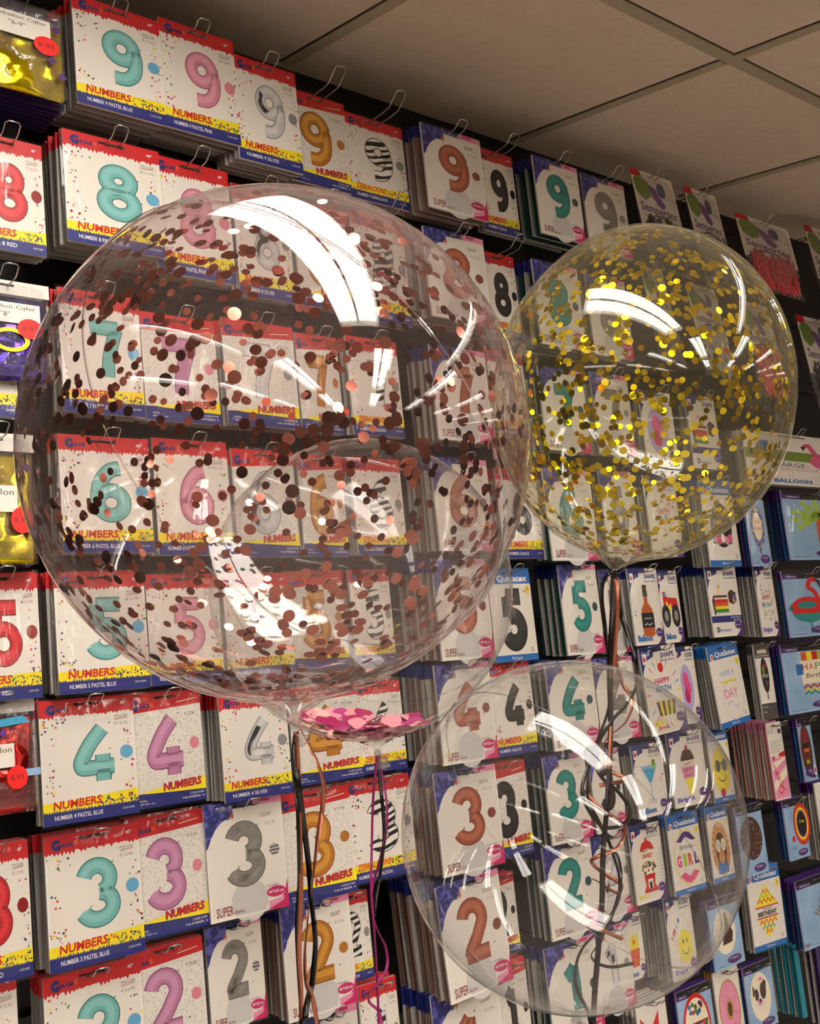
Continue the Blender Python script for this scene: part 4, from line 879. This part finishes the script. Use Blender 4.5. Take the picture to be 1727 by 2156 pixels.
def balloon(label, px, Z, rp, el, knot_px, m, disc=None, seed=0, count=0, metal=None, discr=.0040, dist=None, seamdir=None):
    C = at_d(px[0], px[1], Z); R = rp
    kn = at_d(knot_px[0], knot_px[1], Z); ax = kn-C
    root = bpy.data.objects.new('bubble_balloon', None); COL.objects.link(root); tag(root, label, 'balloon', None)
    root.location = (0, 0, 0)
    sphere_film('film', C, R, ax, m, root, el=el)
    kt = C+ax.normalized()*(R*el*1.045+.012)
    fm = film('knotted balloon film', (.9, .9, .9), .12, 1.5, .22, '#d8cfc8')
    blob('knot', kt, .0048, fm, root, (1, 1, 1.3), seed)
    blob('tail', kt+ax.normalized()*.012+RT*.005, (.0055 if Z < 1 else .0085), fm, root, (1.1, .8, 1), seed+5, .5)
    global EL, EAX
    EL, EAX = el, ax.normalized()
    if seamdir is not None: seam(C, R, seamdir, m, root)
    if count:
        rnd = random.Random(seed); pts = []
        while len(pts) < count:
            v = Vector((rnd.gauss(0, 1), rnd.gauss(0, 1), rnd.gauss(0, 1))).normalized()
            if dist and rnd.random() > dist(v): continue
            if v.dot(ax.normalized()) > .985: continue
            pts.append(v)
            if rnd.random() < .30:      # clumps
                for _ in range(rnd.choice((1, 1, 2))): pts.append((v+Vector((rnd.gauss(0, 1), rnd.gauss(0, 1), rnd.gauss(0, 1)))*.035).normalized())
        pts.sort(key=lambda v: v.dot(FH))
        nseg = 14
        base = mesh_from('confetti_disc', [(discr*math.cos(i*2*math.pi/nseg), discr*math.sin(i*2*math.pi/nseg), z) for z in (0, .00012) for i in range(nseg)],
                         [tuple(range(nseg-1, -1, -1)), tuple(range(nseg, 2*nseg))]+[(i, (i+1) % nseg, nseg+(i+1) % nseg, nseg+i) for i in range(nseg)], [metal], [0]*(nseg+2))
        sv, sf = [], []
        for i, v in enumerate(pts):
            tilt = Vector((rnd.gauss(0, 1), rnd.gauss(0, 1), rnd.gauss(0, 1)))*.13; nn = (v+tilt).normalized(); Q = nn.to_track_quat('Z', 'Y').to_matrix().to_4x4()
            s = rnd.uniform(.88, 1.12); Mx = Matrix.Translation(C+(v+ax.normalized()*(el-1)*v.dot(ax.normalized()))*(R-.0012-rnd.random()*.0012)) @ Q @ Matrix.Scale(s, 4)
            if i < 100: newobj('confetti_disc', base, root, Mx)
            else:
                b = len(sv); sv += [Mx @ q.co for q in base.vertices]; sf += [tuple(b+k for k in p.vertices) for p in base.polygons]
        if sv: newobj('confetti', mesh_from('confetti', sv, sf, [metal], [0]*len(sf)), root)['kind'] = 'stuff'
    return C, R, ax.normalized(), root
ROSEF = film('clear bubble film with rose tint', (.93, .905, .90), .03, 1.62, .030, '#dcc4be', bump=(5, .12, .004), rimgain=.30)
GOLDF = film('clear bubble film with champagne tint', (.93, .925, .87), .035, 1.62, .040, '#ddd4b4', bump=(5, .14, .004), rimgain=.34)
CLRF = film('clear bubble film', (.965, .965, .965), .025, 1.5, .010, '#d8d4d0', bump=(4, .15, .004), rimgain=.34)
PINF = film('clear bubble film behind', (.97, .97, .97), .035, 1.4, .006, '#d8d0cc', bump=(5, .15, .004), rimgain=.22)
MROSE = mat('rose gold metallic confetti', '#b06a5c', .09, 1.0); MGOLD = mat('gold metallic confetti', '#ecd40c', .09, 1.0)
balloon('large clear balloon full of round rose gold confetti', (586.8, 940.6), .954, .2117, 1.011, (622, 1528), ROSEF, seed=3, count=1500, metal=MROSE, discr=.0043, seamdir=Vector((.75, .15, .55)))
balloon('clear balloon full of gold confetti, right of the rose gold one', (1350.4, 830.4), 1.51, .1984, 1.12, (1293, 1196), GOLDF, seed=5, count=1900, metal=MGOLD, discr=.0044, seamdir=Vector((.9, .3, .3)))
balloon('empty clear balloon at lower right', (1204.6, 1750.3), 1.2, .1813, .9935, (1215, 2190), CLRF, seed=7, seamdir=Vector((.85, -.1, .55)))
PC, PR, PA, proot = balloon('clear balloon with pink petals in its bottom, behind the rose gold one', (761.8, 1239.1), 1.49, .1984, .999, (795, 1582), PINF, seed=9, seamdir=Vector((.6, .4, .5)))
# tissue discs lying in the bottom of the balloon behind
rnd = random.Random(4); MPK = [mat('tissue '+k, c, .7) for k, c in (('magenta', '#b8327c'), ('pink', '#e0929e'), ('blush', '#e8b4a8'), ('raspberry', '#a81858'))]; MGP = mat('gold petal', '#c8922a', .3, .8)
def tissue(r, m):
    n = 16; vs = [(0, 0, .001)]+[(r*math.cos(i*2*math.pi/n), r*.86*math.sin(i*2*math.pi/n), .0012*math.sin(i*1.3)) for i in range(n)]
    return mesh_from('tissue_petal', vs, [(0, i+1, (i+1) % n+1) for i in range(n)], [m], [0]*n, True)
TM = [tissue(.0145, m) for m in MPK]
for i in range(98):
    r = PR*.46*math.sqrt(rnd.random()); t = rnd.uniform(0, 6.283); x, y = r*math.cos(t), r*math.sin(t)
    zb = -math.sqrt(PR*PR-x*x-y*y); zt = -PR*.885; z = rnd.uniform(zb+.002, max(zb+.003, zt)) if i > 50 else zb+.0015+rnd.random()*.002
    nn = (Vector((x, y, zb))*-1).normalized()+Vector((rnd.gauss(0, 1), rnd.gauss(0, 1), 0))*(.05 if i <= 50 else .22); Q = nn.normalized().to_track_quat('Z', 'Y').to_matrix().to_4x4() @ Matrix.Rotation(rnd.uniform(0, 6), 4, 'Z')
    q = Vector((x, y, z)); 
    if q.length > PR-.012: q = q.normalized()*(PR-.0035)
    newobj('tissue_petal', TM[i % 4 if rnd.random() < .8 else 1], proot, Matrix.Translation(PC+q) @ Q)
q = (at_d(893, 1512, 1.49)-PC); q = q.normalized()*(PR-.004); newobj('gold_petal', tissue(.012, MGP), proot, Matrix.Translation(PC+q) @ (-q).to_track_quat('Z', 'Y').to_matrix().to_4x4())['label'] = 'gold petal'
# ------------------------------------------------------------------ ribbons
MRB = {'black': mat('black curling ribbon', '#0d0a08', .22), 'rose': mat('rose gold curling ribbon', '#b06a52', .25, .6), 'magenta': mat('magenta curling ribbon', '#9c1c6a', .35)}
def ribbon(label, pts, Z, wd, col, seed=0, tw=1.0, zw=.012):
    sm = smooth([(float(x), float(y)) for x, y in pts], 7); rn = random.Random(seed); bm = bmesh.new(); rows = []
    ph = rn.uniform(0, 6); acc = 0; P3 = []
    for i, (x, y) in enumerate(sm): P3.append(at_d(x, y, Z+zw*math.sin(i*.23+ph)))
    for i, p in enumerate(P3):
        a = P3[max(0, i-1)]; b = P3[min(len(P3)-1, i+1)]; t = (b-a).normalized(); acc += (b-a).length
        s = t.cross(FW).normalized(); u = s.cross(t); ang = tw*math.sin(acc*9+ph)*1.1
        d = s*math.cos(ang)+u*math.sin(ang); n = t.cross(d)*.00012
        rows.append([bm.verts.new(p-d*wd/2-n), bm.verts.new(p+d*wd/2-n), bm.verts.new(p+d*wd/2+n), bm.verts.new(p-d*wd/2+n)])
    for a, b in zip(rows, rows[1:]):
        for k in range(4): bm.faces.new((a[k], a[(k+1) % 4], b[(k+1) % 4], b[k]))
    bm.faces.new(rows[0][::-1]); bm.faces.new(rows[-1])
    tag(bmesh_obj('curling_ribbon', bm, MRB[col], None, True), label, 'ribbon')
Zr = .958
ribbon('thin black ribbon hanging straight below the rose gold confetti balloon', [(621, 1545), (617, 1600), (626, 1700), (630, 1850), (624, 1950), (630, 2080), (640, 2200)], Zr, .0030, 'black', 1, .6)
ribbon('straight rose gold ribbon below the rose gold confetti balloon', [(624, 1545), (629, 1640), (632, 1750), (634, 1900), (630, 2000), (634, 2090), (634, 2200)], Zr-.006, .0042, 'rose', 2, .5, .004)
ribbon('wide black ribbon bowing right below the rose gold confetti balloon', [(624, 1540), (620, 1590), (628, 1650), (640, 1740), (650, 1820), (656, 1900), (662, 1950), (664, 2000), (657, 2070), (647, 2110), (642, 2150)], Zr+.004, .0052, 'black', 3, .5)
ribbon('twisting rose gold ribbon crossing the black one below the largest balloon', [(632, 1535), (655, 1578), (670, 1610), (681, 1650), (679, 1700), (670, 1760), (660, 1840), (652, 1900), (646, 1960), (642, 2010), (646, 2070), (660, 2110), (675, 2200)], Zr+.010, .0042, 'rose', 4, 1.2)
Zg = 1.50
ribbon('black ribbon curling widest left below the gold confetti balloon', [(1290, 1200), (1272, 1222), (1268, 1260), (1276, 1330), (1287, 1420), (1282, 1490), (1262, 1550), (1240, 1610), (1226, 1665), (1242, 1710), (1272, 1750), (1292, 1800), (1306, 1850), (1300, 1900), (1278, 1940), (1248, 1972), (1222, 2005), (1211, 2050), (1218, 2090), (1238, 2130), (1250, 2190)], Zg, .0050, 'black', 5, .5)
ribbon('black ribbon bulging right below the gold confetti balloon', [(1295, 1200), (1300, 1250), (1308, 1295), (1328, 1350), (1340, 1400), (1338, 1450), (1318, 1485), (1290, 1515), (1262, 1560), (1250, 1600), (1270, 1640), (1300, 1665), (1325, 1700), (1322, 1728), (1296, 1742), (1268, 1742)], Zg-.01, .0056, 'black', 6, .5)
ribbon('long straight black ribbon below the gold confetti balloon', [(1292, 1200), (1290, 1290), (1284, 1400), (1286, 1500), (1284, 1600), (1278, 1700), (1270, 1800), (1268, 1900), (1260, 2000), (1252, 2100), (1248, 2200)], Zg-.02, .0074, 'black', 7, .3)
ribbon('black ribbon curl crossing low under the gold confetti balloon', [(1262, 1560), (1240, 1620), (1238, 1680), (1262, 1730), (1280, 1770), (1304, 1810), (1307, 1860), (1290, 1925), (1262, 1985), (1246, 2010), (1258, 2028), (1290, 2036), (1335, 2028)], Zg+.01, .0042, 'black', 8, .7)
ribbon('straight rose gold ribbon below the gold confetti balloon', [(1294, 1200), (1300, 1260), (1296, 1340), (1288, 1440), (1286, 1540), (1283, 1620)], Zg-.015, .0055, 'rose', 9, .4)
ribbon('curly rose gold ribbon below the gold confetti balloon', [(1298, 1215), (1302, 1290), (1296, 1380), (1312, 1440), (1332, 1475), (1318, 1520), (1284, 1550), (1266, 1580), (1282, 1620), (1318, 1640), (1296, 1648), (1262, 1654)], Zg+.005, .0055, 'rose', 10, .9)
ribbon('lower curls of rose gold ribbon below the gold confetti balloon', [(1236, 1668), (1262, 1700), (1300, 1725), (1318, 1745), (1300, 1785), (1262, 1802), (1246, 1815), (1274, 1840), (1308, 1862), (1300, 1880), (1262, 1858), (1248, 1850)], Zg, .0055, 'rose', 11, .8)
ribbon('short rose gold ribbon end curling under the gold confetti balloon', [(1234, 1950), (1262, 1956), (1290, 1968), (1312, 1978)], Zg-.005, .0055, 'rose', 12, .3)
Zp = 1.49
ribbon('black ribbon below the balloon of pink petals', [(797, 1590), (800, 1640), (806, 1700), (809, 1760), (802, 1830), (792, 1885), (788, 1930)], Zp, .0048, 'black', 13, .5)
ribbon('magenta ribbon looping right below the balloon of pink petals', [(797, 1592), (806, 1640), (815, 1700), (812, 1760), (798, 1820), (784, 1870), (784, 1920), (796, 1960), (812, 1995), (815, 2035), (800, 2065), (780, 2090), (778, 2110), (800, 2135), (812, 2200)], Zp+.01, .0040, 'magenta', 14, .8)
ribbon('straight magenta ribbon below the balloon of pink petals', [(794, 1592), (786, 1680), (783, 1780), (782, 1880), (788, 1960), (794, 2060), (800, 2200)], Zp-.01, .0036, 'magenta', 15, .5)
# ------------------------------------------------------------------ end
for s, w_, h_ in REPORT:
    if not (.07 < w_ < .19 and .14 < h_ < .23): print('SIZE', s, w_, h_)
print('fronts', len(REPORT), 'stack', len(STACK), 'objects', len(bpy.data.objects))
